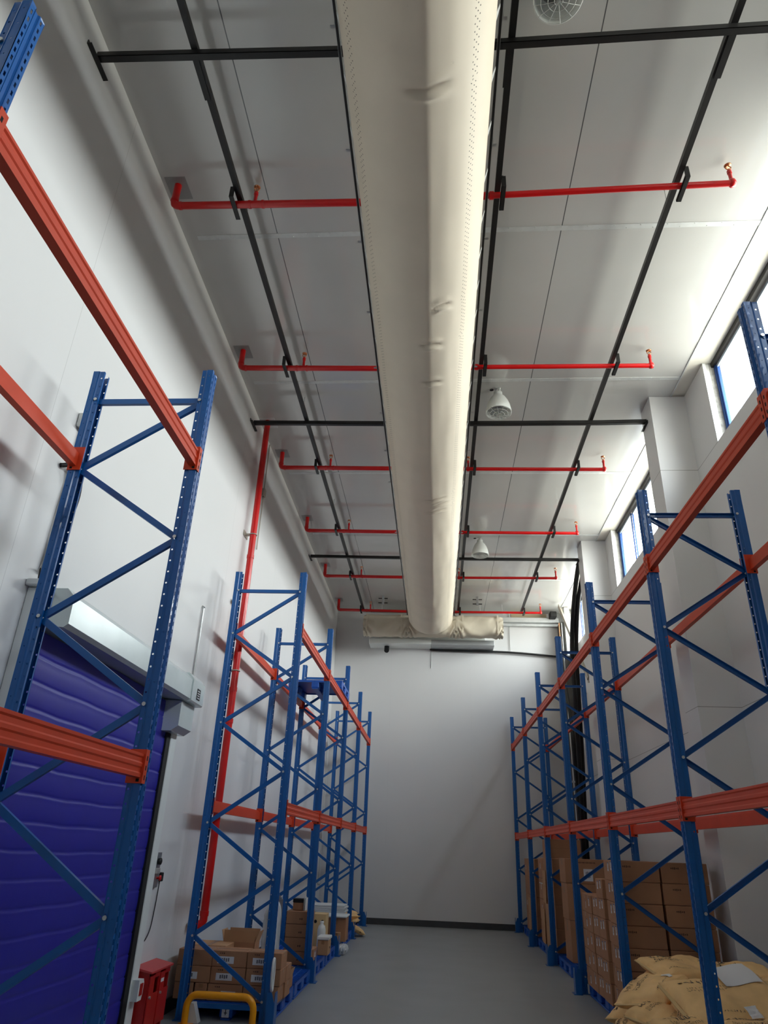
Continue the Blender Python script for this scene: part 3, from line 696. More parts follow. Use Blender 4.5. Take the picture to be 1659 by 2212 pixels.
# AC unit behind the duct end
t = thing('air_handler', 'white flat air handling unit below the duct end high on the far wall', 'air conditioner', (0, 0, 0))
MB().bbox((-1.78, 17.97, 6.46), (-.13, 18.49, 6.60), .01).build('left_casing', M_PVCW, t)
MB().bbox((-.128, 17.97, 6.45), (1.52, 18.49, 6.59), .01).build('right_casing', mat('grey_casing', (176, 180, 182), .35, .2), t)
MB().bbox((-1.5, 18.20, 6.60), (1.3, 18.49, 7.25), .01).build('plenum', M_PVCW, t)
MB().tube([(-1.32, 18.25, 6.462), (-1.32, 18.25, 6.37), (-1.32, 18.20, 6.33)], .065, 16).build('pipe_stub', M_RUBBER, t)
t = thing('hanging_bar', 'thin white hanging bar above the gathered cross end of the duct', 'hanging bar', (0, 0, 0))
MB().bbox((-2.05, 17.72, 7.225), (1.75, 17.75, 7.245), .003).build('bar', M_WPLAST, t)
for x in (-2.03, -1.45, 1.15, 1.73): MB().tube([(x, 17.735, 7.24), (x, 17.735, 7.499)], .008, 6).build('drop_rod', M_WPLAST, t)
for x in (-1.38, 1.05):
    q = thing('unit_hanger', 'white threaded hanger post with black crosspieces above the duct end, %s side' % ('left' if x < 0 else 'right'), 'hanger', (x, 17.15, 0), 0, 'unit hanger posts')
    MB().bbox((-.03, -.015, 7.26), (.03, .015, 7.499), .003).build('post', M_ALU, q)
    for zz in (7.30, 7.42): MB().bbox((-.12, -.012, zz), (.12, -.018+.036, zz+.018), .003).build('crosspiece', M_BLACK, q)
tag(MB().tube(bez([(-.13, 18.42, 6.445), (-.13, 18.42, 6.44), (-.10, 18.42, 6.425), (.49, 18.42, 6.415), (1.9, 18.42, 6.40), (3.15, 18.42, 6.31), (3.27, 18.42, 6.29)], 4), .028, 12).build('drain_pipe', M_RUBBER), 'black insulated drain pipe sloping along the far wall below the air handling unit', 'pipe')
tag(MB().tube([(-.13, 18.489, 6.42), (-.13, 18.489, 5.95)], .010, 8).build('conduit_stub', M_TUBE), 'short white conduit on the far wall below the black drain pipe', 'conduit')
tag(MB().tube([(1.98, 18.47, 6.46), (1.98, 18.47, 7.499)], .010, 8).build('wall_conduit', M_TUBE), 'thin white conduit from ceiling to black drain pipe on the far wall', 'conduit')
tag(MB().bbox((1.76, 18.30, 7.20), (3.28, 18.49, 7.33), .006).bbox((1.76, 18.40, 7.12), (3.28, 18.49, 7.195), .004).build('cable_tray', M_STRIP), 'pale grey cable tray along the far wall under the ceiling, right of the duct', 'cable tray')
tag(MB().box((2.03, 18.485, 7.35), (2.99, 18.498, 7.49)).build('wall_panel', M_YBACK), 'pale ochre panel on the far wall above the cable tray', 'panel')
tag(MB().bbox((3.02, 18.05, 7.28), (3.20, 18.30, 7.44), .02).build('beam_end', M_RUBBER), 'black bracket block under the ceiling at the far right corner', 'bracket')
# right far corner
t = thing('steel_brace', 'slanting beige grey steel brace across the far right window', 'steel brace', (0, 0, 0))
a, b2 = Vector((3.20, 17.55, 7.42)), Vector((3.40, 15.75, 5.15))
d = (b2-a); L = d.length; q = d.to_track_quat('Z', 'Y').to_matrix().to_4x4()
mb = MB().prism([(-.045, -.05), (.045, -.05), (.045, -.044), (-.039, -.044), (-.039, .05), (-.045, .05)], 'z', 0, L); mb.xf(Matrix.Translation(a) @ q); mb.build('angle_bar', M_GREYST, t)
MB().box((3.38, 15.66, 5.08), (3.489, 15.86, 5.22)).build('foot_bracket', M_GREYST, t)
hose = lambda pts, r, n=12: MB().tube(bez(pts, 8), r, n)
t = thing('hose_bundle', 'thick black insulated hoses hanging from the farther column down the right wall', 'hose', (0, 0, 0))
hose([(3.06, 14.02, 7.30), (2.99, 14.10, 7.0), (2.97, 14.58, 6.53), (2.97, 15.2, 5.75), (2.99, 15.45, 4.73), (3.08, 16.0, 3.40), (3.2, 16.9, 1.9), (3.28, 17.35, .9), (3.3, 17.4, .06)], .048).build('hose', M_RUBBER, t)
hose([(3.12, 14.00, 7.32), (3.10, 14.12, 7.0), (3.06, 14.62, 6.5), (3.07, 15.25, 5.7), (3.10, 15.6, 4.6), (3.18, 16.2, 3.3), (3.30, 17.1, 1.8), (3.38, 17.5, .06)], .045).build('hose', M_RUBBER, t)
hose([(3.2, 17.9, 6.7), (3.2, 17.8, 5.8), (3.15, 17.2, 5.0), (3.12, 16.7, 4.0), (3.2, 17.1, 3.0), (3.32, 17.6, 1.5), (3.40, 17.8, .06)], .042).build('hose', M_RUBBER, t)
MB().bbox((3.10, 17.30, 3.10), (3.44, 17.33, 3.14), .003).build('pipe_clip', M_ZINC, t)
t = thing('riser_duct', 'dark grey boxed riser in the far right corner beside the black hoses', 'riser', (0, 0, 0))
MB().bbox((3.26, 18.05, 0), (3.48, 18.48, 7.15), .01).build('box', mat('dark_grey_steel', (92, 90, 86), .5, .3, noise_amt=.15, scale=4), t)
MB().tube([(3.23, 18.02, 7.1), (3.23, 18.02, .02)], .014, 8).build('copper_line', M_COPPER, t)
MB().tube([(3.29, 18.00, 7.1), (3.29, 18.00, .02)], .018, 8).build('grey_line', M_ALU, t)
tag(MB().bbox((3.36, 17.88, 6.2), (3.489, 18.0, 7.49), .005).build('corner_post', M_PVCW), 'short pale post between the far window and the corner', 'post')

# ------------------------------------------------------------------ pallets
def make_pallet(L, W, label, loc):
    """L along y, W along x, 0.15 high; origin at the middle of the base"""
    t = thing('plastic_pallet', label, 'pallet', loc, 0, 'blue plastic pallets')
    d = MB()
    d.box((-W/2, -L/2, .128), (W/2, L/2, .134))
    n = 9
    for i in range(n+1):
        x = -W/2+.01+(W-.02)*i/n; d.box((x-.01, -L/2, .134), (x+.01, L/2, .15))
    for j in range(13):
        y = -L/2+.01+(L-.02)*j/12; d.box((-W/2+.005, y-.01, .1345), (W/2-.005, y+.01, .1495))
    d.box((-W/2, -L/2, .112), (-W/2+.02, L/2, .15)).box((W/2-.02, -L/2, .112), (W/2, L/2, .15)).box((-W/2, -L/2, .112), (W/2, -L/2+.02, .15)).box((-W/2, L/2-.02, .112), (W/2, L/2, .15))
    d.build('deck', M_PALLET, t)
    for ix in (-1, 0, 1):
        for iy in (-1, 0, 1):
            hx, hy = .065, .10
            cx = ix*(W/2-hx); cy = iy*(L/2-hy)
            b = MB().bbox((cx-hx, cy-hy, .020), (cx+hx, cy+hy, .1275), .012)
            b.build('foot_block', M_PALLET, t)
    for ix in (-1, 0, 1): MB().bbox((ix*(W/2-.05)-.05, -L/2, 0), (ix*(W/2-.05)+.05, L/2, .0195), .004).build('runner', M_PALLET, t)
    return t
pal = None
PL = [(-2.08, 8.83, 0, 'blue plastic pallet at the end of the left rack behind the yellow hoop guard'), (-2.08, 10.02, 0, 'blue plastic pallet under the plastic-wrapped goods in the first bay past the red riser'),
      (-2.08, 11.33, 0, 'blue plastic pallet under the four-high carton tower, left rack'), (-2.08, 12.52, 0, 'blue plastic pallet under the white jug, left rack'),
      (-2.08, 13.83, 0, 'blue plastic pallet under the tan carton with the white lid, left rack'), (-2.08, 14.98, 0, 'blue plastic pallet under the white boards, left rack'), (-2.08, 16.3, 0, 'blue plastic pallet under the tan sacks at the far left'),
      (-2.09, 12.56, 4.028, 'blue plastic pallet lying on the upper orange beams of the left rack'),
      (2.44, 6.65, 0, 'blue plastic pallet under the front of the tan sack pile, right rack'), (2.44, 7.80, 0, 'blue plastic pallet under the back of the tan sack pile, right rack'),
      (2.44, 9.08, 0, 'blue plastic pallet under the near carton stack, right rack'), (2.44, 10.25, 0, 'blue plastic pallet under the second carton stack, right rack'),
      (2.44, 12.70, 0, 'blue plastic pallet under the tall taped cartons, right rack'), (2.44, 14.02, 0, 'blue plastic pallet under the cartons with open flaps, nearer one'),
      (2.44, 15.16, 0, 'blue plastic pallet under the cartons with open flaps, farther one'), (2.44, 16.45, 0, 'blue plastic pallet under the last carton stack, nearer one'), (2.44, 17.60, 0, 'blue plastic pallet under the last carton stack, by the far wall')]
for i, (x, y, z, lb) in enumerate(PL):
    if i == 0: pal = make_pallet(1.12, .94, lb, (x, y, z))
    else: dup(pal, (x, y, z), 0, lb)
st = MB().box((-2.12, 8.2685, .025), (-2.045, 8.2695, .12)); st.use(1)
st.box((-2.086, 8.2678, .045), (-2.078, 8.2684, .105)).box((-2.098, 8.2678, .06), (-2.066, 8.2684, .066)).box((-2.094, 8.2678, .09), (-2.070, 8.2684, .096))
so = st.build('sticker', [M_LABEL, M_INKB]); so.parent = pal; so.location = (2.08, -8.83, 0)

# ------------------------------------------------------------------ cartons
CART = {}
def carton(x0, y0, z0, dx, dy, dz, label, group=None, labels=(), prints=(), m=None, rz=0, cat='carton', tape=True, olive=False):
    """x0,y0,z0 = low corner; labels/prints = (face, u, v, w, h) in fractions of the face"""
    key = (round(dx, 3), round(dy, 3), round(dz, 3), tuple(labels), tuple(prints), m.name if m else '', olive)
    loc = (x0+dx/2, y0+dy/2, z0)
    if key in CART: return dup(CART[key], loc, rz, label, group)
    m = m or M_CARD
    g = .002; mb = MB().bbox((-dx/2+g, -dy/2+g, 0), (dx/2-g, dy/2-g, dz-.002), .005)
    def face(f, u, v, w, h, off):
        if f == 'x-': X = -dx/2+g-off; c = (u-.5)*dy; return (min(X, X+.0006), c-w/2, v*dz-h/2), (max(X, X+.0006), c+w/2, v*dz+h/2)
        if f == 'x+': X = dx/2-g+off; c = (u-.5)*dy; return (min(X, X-.0006), c-w/2, v*dz-h/2), (max(X, X-.0006), c+w/2, v*dz+h/2)
        Y = -dy/2+g-off; c = (u-.5)*dx; return (c-w/2, Y-.0003, v*dz-h/2), (c+w/2, Y+.0003, v*dz+h/2)
    mb.use(1)
    for (f, u, v, w, h) in prints:
        # block of short printed strokes
        n = max(2, int(w/.018))
        for i in range(n):
            a, b2 = face(f, u+((i+.5)/n-.5)*w/(dx if f == 'y-' else dy), v, w/n*.62, h*(.6+.4*((i*7) % 3)/2), .0008); mb.box(a, b2)
    mb.use(2)
    if tape:
        if dx >= dy: mb.box((-dx/2+g-.0005, -.022, dz*.72), (-dx/2+g+.0004, .022, dz-.006)).box((dx/2-g-.0004, -.022, dz*.72), (dx/2-g+.0005, .022, dz-.006)).box((-dx/2+.008, -.022, dz-.0025), (dx/2-.008, .022, dz-.0014))
        else: mb.box((-.022, -dy/2+g-.0005, dz*.72), (.022, -dy/2+g+.0004, dz-.006)).box((-.022, -dy/2+.008, dz-.0025), (.022, dy/2-.008, dz-.0014))
    mb.use(3).box((-dx/2+.012, -.0008, dz-.0022), (dx/2-.012, .0008, dz-.0016)) if dx >= dy else mb.use(3).box((-.0008, -dy/2+.012, dz-.0022), (.0008, dy/2-.012, dz-.0016))
    o = mb.build('carton', [m, M_INK, M_OLIVE if olive else M_TAPE, M_HOLE], loc=loc); o.rotation_euler = (0, 0, rz)
    tag(o, label, cat, group)
    for (f, u, v, w, h) in labels:
        a, b2 = face(f, u, v, w, h, .0012); l = MB().box(a, b2); l.use(1)
        sc = (dx if f == 'y-' else dy)
        for i in range(4): l.box(*face(f, u+(.0 if f != 'y-' else (-.22+.13*i)*w/sc), v+(.28-.17*i if f != 'y-' else .05*(i % 2))*h/dz*.9, w*.6 if f != 'y-' else w*.09, h*.07 if f != 'y-' else h*.5, .0018))
        if f != 'y-': l.use(2); l.box(*face(f, u, v+h*.43/dz, w, h*.14, .0018))
        l.build('shipping_label', [M_LABEL, M_BARC, M_BLUETAG], o)
    CART[key] = o
    return o
ROW = ['bottom row', 'second row up', 'third row up', 'fourth row up', 'fifth row up', 'sixth row up', 'top row']
def rowname(i, n): return 'top row' if i == n-1 else ROW[i]
def jt(a=.004): return random.uniform(-a, a)
LAB = (('x-', .28, .72, .045, .085), ('x-', .68, .66, .045, .085))
G = 'brown cartons stacked at the right rack'
for (x0, y0, dx, dy, n, what, lab, pr_) in [
        (1.90, 8.53, .49, .34, 7, 'in the near carton wall, aisle column', LAB, (('y-', .3, .72, .09, .022),)),
        (2.405, 8.53, .49, .34, 7, 'in the near carton wall, column next to the wall', (), (('y-', .3, .72, .09, .022),)),
        (1.935, 8.885, .48, .26, 7, 'in the set-back column right behind the near carton wall', (('x-', .45, .7, .04, .085),), ()),
        (1.90, 9.17, .49, .345, 6, 'in the second carton stack, nearest aisle column', LAB, (('y-', .6, .6, .08, .02),)),
        (2.40, 9.17, .49, .345, 5, 'in the second carton stack, column next to the wall', (), (('y-', .6, .6, .08, .02),)),
        (1.91, 9.53, .49, .345, 5, 'in the second carton stack, middle aisle column', LAB, ()),
        (1.905, 9.89, .49, .345, 5, 'in the second carton stack, third aisle column', (('x-', .4, .6, .045, .085),), ()),
        (1.92, 10.25, .49, .345, 5, 'in the second carton stack, farthest aisle column', (('x-', .3, .4, .045, .085),), ())]:
    for i in range(n):
        carton(x0+jt(.006), y0, .151+i*.2026, dx, dy, .2015, 'brown shipping carton %s, %s' % (what, rowname(i, n)), G, lab if lab else (), pr_, rz=jt(.008))
# tall taped cartons beyond the third right frame
G2 = 'tall taped cartons at the right rack'
carton(2.05, 12.42, .151, .64, .56, .55, 'large brown carton at the bottom of the olive-taped stack, right rack', G2, (('y-', .75, .5, .09, .16),), (), olive=True)
carton(2.04, 12.42, .704, .64, .56, .50, 'large brown carton in the middle of the olive-taped stack, right rack', G2, (), (('y-', .5, .3, .2, .03),), olive=True)
carton(2.03, 12.42, 1.207, .68, .56, .345, 'wide brown carton with white paper label on top of the olive-taped stack, right rack', G2, (('y-', .52, .35, .14, .17), ('y-', .25, .5, .06, .10)), (('y-', .45, .85, .34, .02),), olive=True)
G3 = 'brown cartons in the fourth bay of the right rack'
for i in range(4):
    carton(1.990+jt(.002), 13.46, .151+i*.347, .50, .58, .345, 'big brown carton in the stack past the fourth right frame, aisle column, %s' % rowname(i, 4), G3, (), (('y-', .4, .6, .14, .03),))
    carton(2.50+jt(), 13.46, .151+i*.347, .40, .58, .345, 'big brown carton in the stack past the fourth right frame, wall column, %s' % rowname(i, 4), G3, (), ())
    carton(1.990+jt(.002), 14.08, .151+i*.347, .50, .60, .345, 'big brown carton second deep past the fourth right frame, %s' % rowname(i, 4), G3, (), ())
    carton(1.990+jt(.002), 14.72, .151+i*.347, .50, .60, .345, 'big brown carton third deep past the fourth right frame, %s' % rowname(i, 4), G3, (('x-', .5, .6, .05, .1),), ())
carton(1.92, 13.48, 1.541, .58, .56, .30, 'brown carton standing alone on top of the stack past the fourth right frame', G3, (), (('y-', .5, .52, .5, .003),))
G4 = 'brown cartons in the last bay of the right rack'
for j, y in enumerate((15.88, 16.46, 17.04)):
    for i in range(4): carton(1.990+jt(.002), y, .151+i*.338, .50, .57, .336, 'brown carton in the last right bay, %s stack, %s' % (('nearest', 'middle', 'farthest')[j], rowname(i, 4)), G4, (('x-', .6, .5, .05, .1),) if i % 2 else (), ())
# flattened cartons leaning in the aisle side
def flat(x, y, z0, h, w, lean, rz, lb):
    mb = MB().bbox((-.004, -w/2, 0), (.004, w/2, h*.5), .002).bbox((-.004, -w/2, h*.505), (.004, w/2, h), .002)
    for q in (-.3, .25): mb.box((-.0045, q*w-.001, .01), (.0045, q*w+.001, h-.01))
    o = mb.build('flattened_carton', M_CARDL); o.location = (x, y, z0); o.rotation_euler = (0, lean*.25, rz*.4); return tag(o, lb, 'flattened carton', 'flattened cartons leaning on the right stacks')
for i, (x, y, z0, h, w, ln, rz, lb) in enumerate([(1.974, 14.20, .151, .66, .46, .045, .04, 'flattened carton leaning low on the stack past the fourth right frame'),
        (1.974, 14.85, .151, .55, .40, .06, -.05, 'flattened carton leaning low, second from the fourth right frame'), (1.974, 13.85, .85, .42, .30, .03, .06, 'flattened carton tucked at mid height past the fourth right frame'),
        (1.974, 14.50, .812, .52, .42, .06, -.04, 'flattened carton tucked upright above the low ones, right rack'), (1.974, 16.2, .151, .80, .42, .02, .02, 'flattened carton leaning on the last right stack, nearest'), (1.974, 16.9, .151, .62, .40, .03, -.03, 'flattened carton leaning on the last right stack, farthest')]):
    flat(x, y, z0, h, w, ln, rz, lb)
for i, (y, z) in enumerate(((13.9, 1.30), (15.0, 1.10), (16.4, 1.2))):
    tag(MB().box((1.982, y-.22, z), (1.9885, y+.22, z+.014)).build('strapping_band', M_WPLAST), 'white strapping band around the right cartons, %s' % ('past the fourth frame', 'just before the fifth frame', 'in the last bay')[i], 'strap', 'white straps on the right cartons')

# left rack cartons
G5 = 'brown cartons at the end of the left rack'
LY = (('y-', .40, .42, .17, .062),)
PY = (('y-', .28, .82, .06, .013),)
for j, (x0, nm) in enumerate(((-2.655, 'left'), (-2.29, 'middle'), (-1.925, 'right'))):
    for i in (1, 2): carton(x0+jt(.003), 8.30, .151+i*.1455, .362, .29, .1445, 'brown carton in the low front stack behind the yellow hoop guard, %s column, %s' % (nm, ('bottom', 'middle', 'top')[i]), G5, LY if not (j == 0 and i == 2) else (), PY)
for j, (x0, nm) in enumerate(((-2.305, 'middle'), (-1.94, 'right'))):
    carton(x0, 8.30, .151, .362, .29, .1445, 'brown carton in the low front stack behind the yellow hoop guard, %s column, bottom' % nm, G5, (('y-', .6, .4, .15, .055),), PY)
carton(-2.44, 8.30, .151, .13, .29, .1445, 'narrow brown carton at the left of the bottom row behind the hoop guard', G5)
carton(-2.655, 8.30, .151, .20, .29, .1445, 'short carton in the bottom left corner behind the hoop guard', G5)
for j, x0 in enumerate((-2.655, -2.29, -1.925)):
    for i in range(2): carton(x0, 8.60, .151+i*.1455, .362, .29, .1445, 'brown carton in the second row behind the low front stack, %s column, %s' % (('left', 'middle', 'right')[j], ('bottom', 'upper')[i]), G5)
    for i in range(2):
        if j < 2: carton(x0, 8.91, .151+i*.1455, .362, .29, .1445, 'brown carton in the third row under the open box, %s column, %s' % (('left', 'middle')[j], ('bottom', 'upper')[i]), G5)
carton(-2.64, 8.60, .4425, .40, .42, .150, 'light flat carton lying behind the top left of the low front stack', G5, (), (), m=M_CARDL)
# open box with raised flaps
def open_box(x0, y0, z0, dx, dy, dz, lb, flap):
    t = thing('open_carton', lb, 'carton', (x0+dx/2, y0+dy/2, z0))
    g = .004; mb = MB()
    for a, b2 in (((-dx/2, -dy/2, 0), (dx/2, -dy/2+g, dz)), ((-dx/2, dy/2-g, 0), (dx/2, dy/2, dz)), ((-dx/2, -dy/2, 0), (-dx/2+g, dy/2, dz)), ((dx/2-g, -dy/2, 0), (dx/2, dy/2, dz)), ((-dx/2, -dy/2, 0), (dx/2, dy/2, g))): mb.box(a, b2)
    mb.build('box_body', M_CARD, t)
    for s, ax in ((1, 'x'), (-1, 'x'), (1, 'y'), (-1, 'y')):
        if ax == 'x': f = MB().box((0, -dy/2+.004, 0), (.003, dy/2-.004, flap)); M = Matrix.Translation((s*(dx/2-.0015), 0, dz)) @ Matrix.Rotation(s*random.uniform(.25, .5), 4, 'Y')
        else: f = MB().box((-dx/2+.004, 0, 0), (dx/2-.004, .003, flap)); M = Matrix.Translation((0, s*(dy/2-.0015), dz)) @ Matrix.Rotation(-s*random.uniform(.05, .2), 4, 'X')
        f.xf(M).build('flap', M_CARDL, t)
    return t
open_box(-2.37, 8.95, .4425, .36, .24, .15, 'open brown box with raised flaps on top of the left rack cartons', .115)
ob = open_box(-1.83, 9.00, .151, .21, .34, .12, 'small open carton with a white label standing at the pallet edge, left rack', .07)
MB().box((.1055, -.10, .03), (.1065, -.02, .09)).build('shipping_label', M_LABEL, ob)
# white ring
tag(MB().tube([(-1.607+.0, 8.118+.045*math.cos(a)*1.0, .425+.135*math.sin(a)) for a in [2*PI*k/36 for k in range(36)]], .0125, 10, closed=True).build('white_ring', M_WPLAST), 'white plastic ring leaning on the blue post foot behind the yellow hoop', 'ring')
# plastic wrapped goods
def pillow(L, W, T, seed, nu=30, nv=22, crump=1.0, pinch=.07):
    """sack lying flat: L along x, W along y, T thick, base at z=0"""
    vt = []; vb = []
    for i in range(nu+1):
        for j in range(nv+1):
            u = -1+2*i/nu; v = -1+2*j/nv
            e = max(0, 1-abs(u)**5)**.5*max(0, 1-abs(v)**5)**.5
            px = u*L/2*(1-pinch*(1-abs(v))**1.0*abs(u)**3*.6); py = v*W/2*(1-pinch*(1-abs(u))*abs(v)**3)
            n1 = noise.noise(Vector((px*3.2+seed*3.1, py*3.2, seed))); n2 = noise.noise(Vector((px*9+seed, py*5-seed, seed*2)))
            n3 = abs(noise.noise(Vector((px*6-seed*2, py*14+seed, 1.3))))
            h = T/2*e
            k = crump*(.018*n1+.010*n2-.014*n3)*min(1, e*1.6+.15)
            # long fold creases near the ends
            fold = .006*math.sin(v*9+seed+3*n1)*max(0, abs(u)-.62)*2.5*crump
            vt.append((px, py, T*.46+h+k+fold)); vb.append((px, py, max(.0, T*.46-h*.92+.3*k)))
    mb = MB(); n = nv+1
    F = [(i*n+j, (i+1)*n+j, (i+1)*n+j+1, i*n+j+1) for i in range(nu) for j in range(nv)]
    o = len(vt); mb.add(vt+vb, F+[tuple(o+q for q in f[::-1]) for f in F], True)
    bd = [(i, 0) for i in range(nu)]+[(nu, j) for j in range(nv)]+[(i, nv) for i in range(nu, 0, -1)]+[(0, j) for j in range(nv, 0, -1)]
    ids = [i*n+j for i, j in bd]; m_ = len(ids)
    for q in range(m_): a, b2 = ids[q], ids[(q+1) % m_]; mb.f.append([a, b2, o+b2, o+a]); mb.m.append(0); mb.smf.append(True)
    def top(x, y):
        i = min(nu, max(0, round((x/L+.5)*nu))); j = min(nv, max(0, round((y/W+.5)*nv))); return vt[i*n+j][2]
    return mb, top
SACKS = 0
def sack(x, y, z, L, W, T, rz, tilt, roll, lb, group, label_at=None, marks=True, m=None, crump=1.45, cat='sack', name='paper_sack'):
    global SACKS; SACKS += 1; sd = SACKS*1.37
    mb, top = pillow(L, W, T, sd, crump=crump)
    if marks:
        mb.use(1); r = random.Random(SACKS)
        for row, (v0, hh, n) in enumerate(((.30, .034, 7), (.16, .016, 16), (.11, .016, 13), (-.30, .013, 12))):
            for q in range(n):
                u0 = (-.40+q*(.030 if row else .055)/1.0)*1.0; xx = u0*L+.03; yy = v0*W
                if abs(xx) > .42*L: continue
                w = hh*.8
                for st_ in range(3):
                    ax = xx+r.uniform(-w/2, w/2); ay = yy+r.uniform(-hh/2, hh/2); hz = r.random() < .5
                    a = (ax-(w/2 if hz else hh*.08), ay-(hh*.08 if hz else hh/2)); b2 = (ax+(w/2 if hz else hh*.08), ay+(hh*.08 if hz else hh/2))
                    P = [(a[0], a[1]), (b2[0], a[1]), (b2[0], b2[1]), (a[0], b2[1])]
                    mb.add([(p[0], p[1], top(*p)+.004) for p in P], [(0,1,2,3)], False)
    o = mb.build(name, [m or M_KRAFT, M_INKB]); o.location = (x, y, z); o.rotation_euler = (roll, tilt, rz)
    tag(o, lb, cat, group)
    # stitched end strip
    for s in (-1, 1): MB().box((s*L/2-.012 if s > 0 else -L/2-.022, -W*.46, T*.44), (s*L/2+.022 if s > 0 else -L/2+.012, W*.46, T*.44+.006)).build('stitched_end', M_BEIGE, o)
    if label_at:
        lx, ly, lw, lh = label_at
        N = 6; vv = []
        for i in range(N+1):
            for j in range(N+1):
                px = lx-lw/2+lw*i/N; py = ly-lh/2+lh*j/N; vv.append((px, py, top(px, py)+.007))
        MB().add(vv, [(i*(N+1)+j, (i+1)*(N+1)+j, (i+1)*(N+1)+j+1, i*(N+1)+j+1) for i in range(N) for j in range(N)], False).build('paper_label', M_LABEL, o)
    return o
GS = 'tan paper sacks piled on the right pallets'
SK = [  # x, y, z, L, W, T, rz, tilt, roll, label, label_at
    (2.35, 6.55, .155, .78, .46, .15, .1, 0, 0, 'tan paper sack in the bottom layer, nearest the camera', None),
    (2.55, 7.10, .155, .80, .46, .15, .0, 0, 0, 'tan paper sack in the bottom layer, middle', None),
    (2.45, 7.65, .155, .80, .46, .15, .05, 0, 0, 'tan paper sack in the bottom layer, farthest', None),
    (1.98, 7.45, .155, .62, .42, .15, 1.45, 0, 0, 'tan paper sack bulging low at the aisle side of the pile', None),
    (2.00, 6.72, .155, .66, .42, .15, 1.35, 0, 0, 'tan paper sack low at the aisle side, nearest the camera', None),
    (2.82, 6.75, .29, .70, .46, .15, 1.5, 0, 0, 'tan paper sack in the second layer by the wall, nearer one', None),
    (2.40, 6.70, .30, .70, .44, .15, 1.4, 0, 0, 'tan paper sack in the second layer under the big front sack', None),
    (2.30, 7.55, .30, .74, .46, .15, 1.2, 0, 0, 'tan paper sack in the second layer, middle of the pile', None),
    (2.85, 7.60, .30, .74, .46, .15, 1.55, 0, 0, 'tan paper sack in the second layer by the wall, farther one', None),
    (2.55, 7.55, .45, .74, .46, .15, .3, 0, 0, 'tan paper sack in the third layer under the topmost one', None),
    (1.70, 7.22, .26, .60, .40, .15, 1.15, -.15, -.2, 'tan paper sack hanging out lowest at the aisle side of the pile', None),
    (1.79, 7.50, .34, .56, .40, .14, .95, -.1, -.15, 'tan paper sack wedged under the left end of the sack with a small white tag', None),
    (1.93, 7.00, .40, .72, .44, .16, .72, -.12, .12, 'tan paper sack in the third layer, under the sack with a small white tag', None),
    (2.04, 6.78, .44, .62, .42, .15, 1.15, -.25, -.35, 'tan paper sack squeezed left of the biggest sack', None),
    (1.98, 6.42, .37, .70, .42, .16, .35, 0, .30, 'tan paper sack at the bottom picture edge left of the blue post', None),
    (2.46, 6.36, .38, .76, .44, .16, .1, 0, .18, 'tan paper sack at the bottom picture edge under the biggest sack', None),
    (1.93, 7.38, .52, .80, .46, .16, .95, -.20, -.14, 'tan paper sack with a small white tag on the aisle side of the pile', (.02, -.12, .075, .075)),
    (2.32, 6.78, .52, .90, .60, .17, .24, -.06, .42, 'biggest tan paper sack on the front of the pile with a square white tag', (.04, -.19, .10, .10)),
    (2.70, 7.68, .61, .74, .46, .15, .25, 0, .18, 'tan paper sack at the back right of the pile behind the white paper', None),
    (2.86, 7.26, .53, .78, .46, .16, .55, 0, .30, 'tan paper sack at the right picture edge beside the biggest sack', None),
    (2.22, 7.66, .63, .64, .46, .15, .35, 0, .24, 'tan paper sack lying on the very top of the pile', None),
]
for (x, y, z, L, W, T, rz, ti, ro, lb, la) in SK: sack(x, y, z, L, W, T, rz, ti, ro, lb, GS, la)
N = 8
t = MB(); vv = []
for i in range(N+1):
    for j in range(N+1):
        u, v = i/N-.5, j/N-.5; vv.append((u*.34, v*.24, .01*math.sin(u*5)+.006*math.cos(v*6)))
t.add(vv, [(i*(N+1)+j, (i+1)*(N+1)+j, (i+1)*(N+1)+j+1, i*(N+1)+j+1) for i in range(N) for j in range(N)], True).add([(p[0], p[1], p[2]-.002) for p in vv], [(i*(N+1)+j, i*(N+1)+j+1, (i+1)*(N+1)+j+1, (i+1)*(N+1)+j) for i in range(N) for j in range(N)], True)
o = t.build('paper_sheet', M_LABEL); o.location = (2.44, 6.93, .775); o.rotation_euler = (.40, -.06, .3); tag(o, 'white paper sheet lying on the biggest tan sack', 'paper sheet')
# far left sacks
GL = 'tan paper sacks at the far end of the left rack'
for i, (x, y, z, rz, lb) in enumerate([(-2.05, 15.98, .152, .1, 'tan sack at the bottom of the far left pile, nearer'), (-2.0, 16.6, .152, .0, 'tan sack at the bottom of the far left pile, farther'), (-1.98, 16.1, .275, .4, 'tan sack in the upper layer of the far left pile, nearer'),
        (-2.05, 16.62, .275, -.2, 'tan sack in the upper layer of the far left pile, farther')]):
    sack(x, y, z, .80, .48, .14, rz, 0, 0, lb, GL, None, marks=False)
sack(-1.66, 15.98, .10, .48, .36, .12, .3, .45, 0, 'crumpled tan sack drooping over the pallet edge at the far left', GL, None, marks=False)
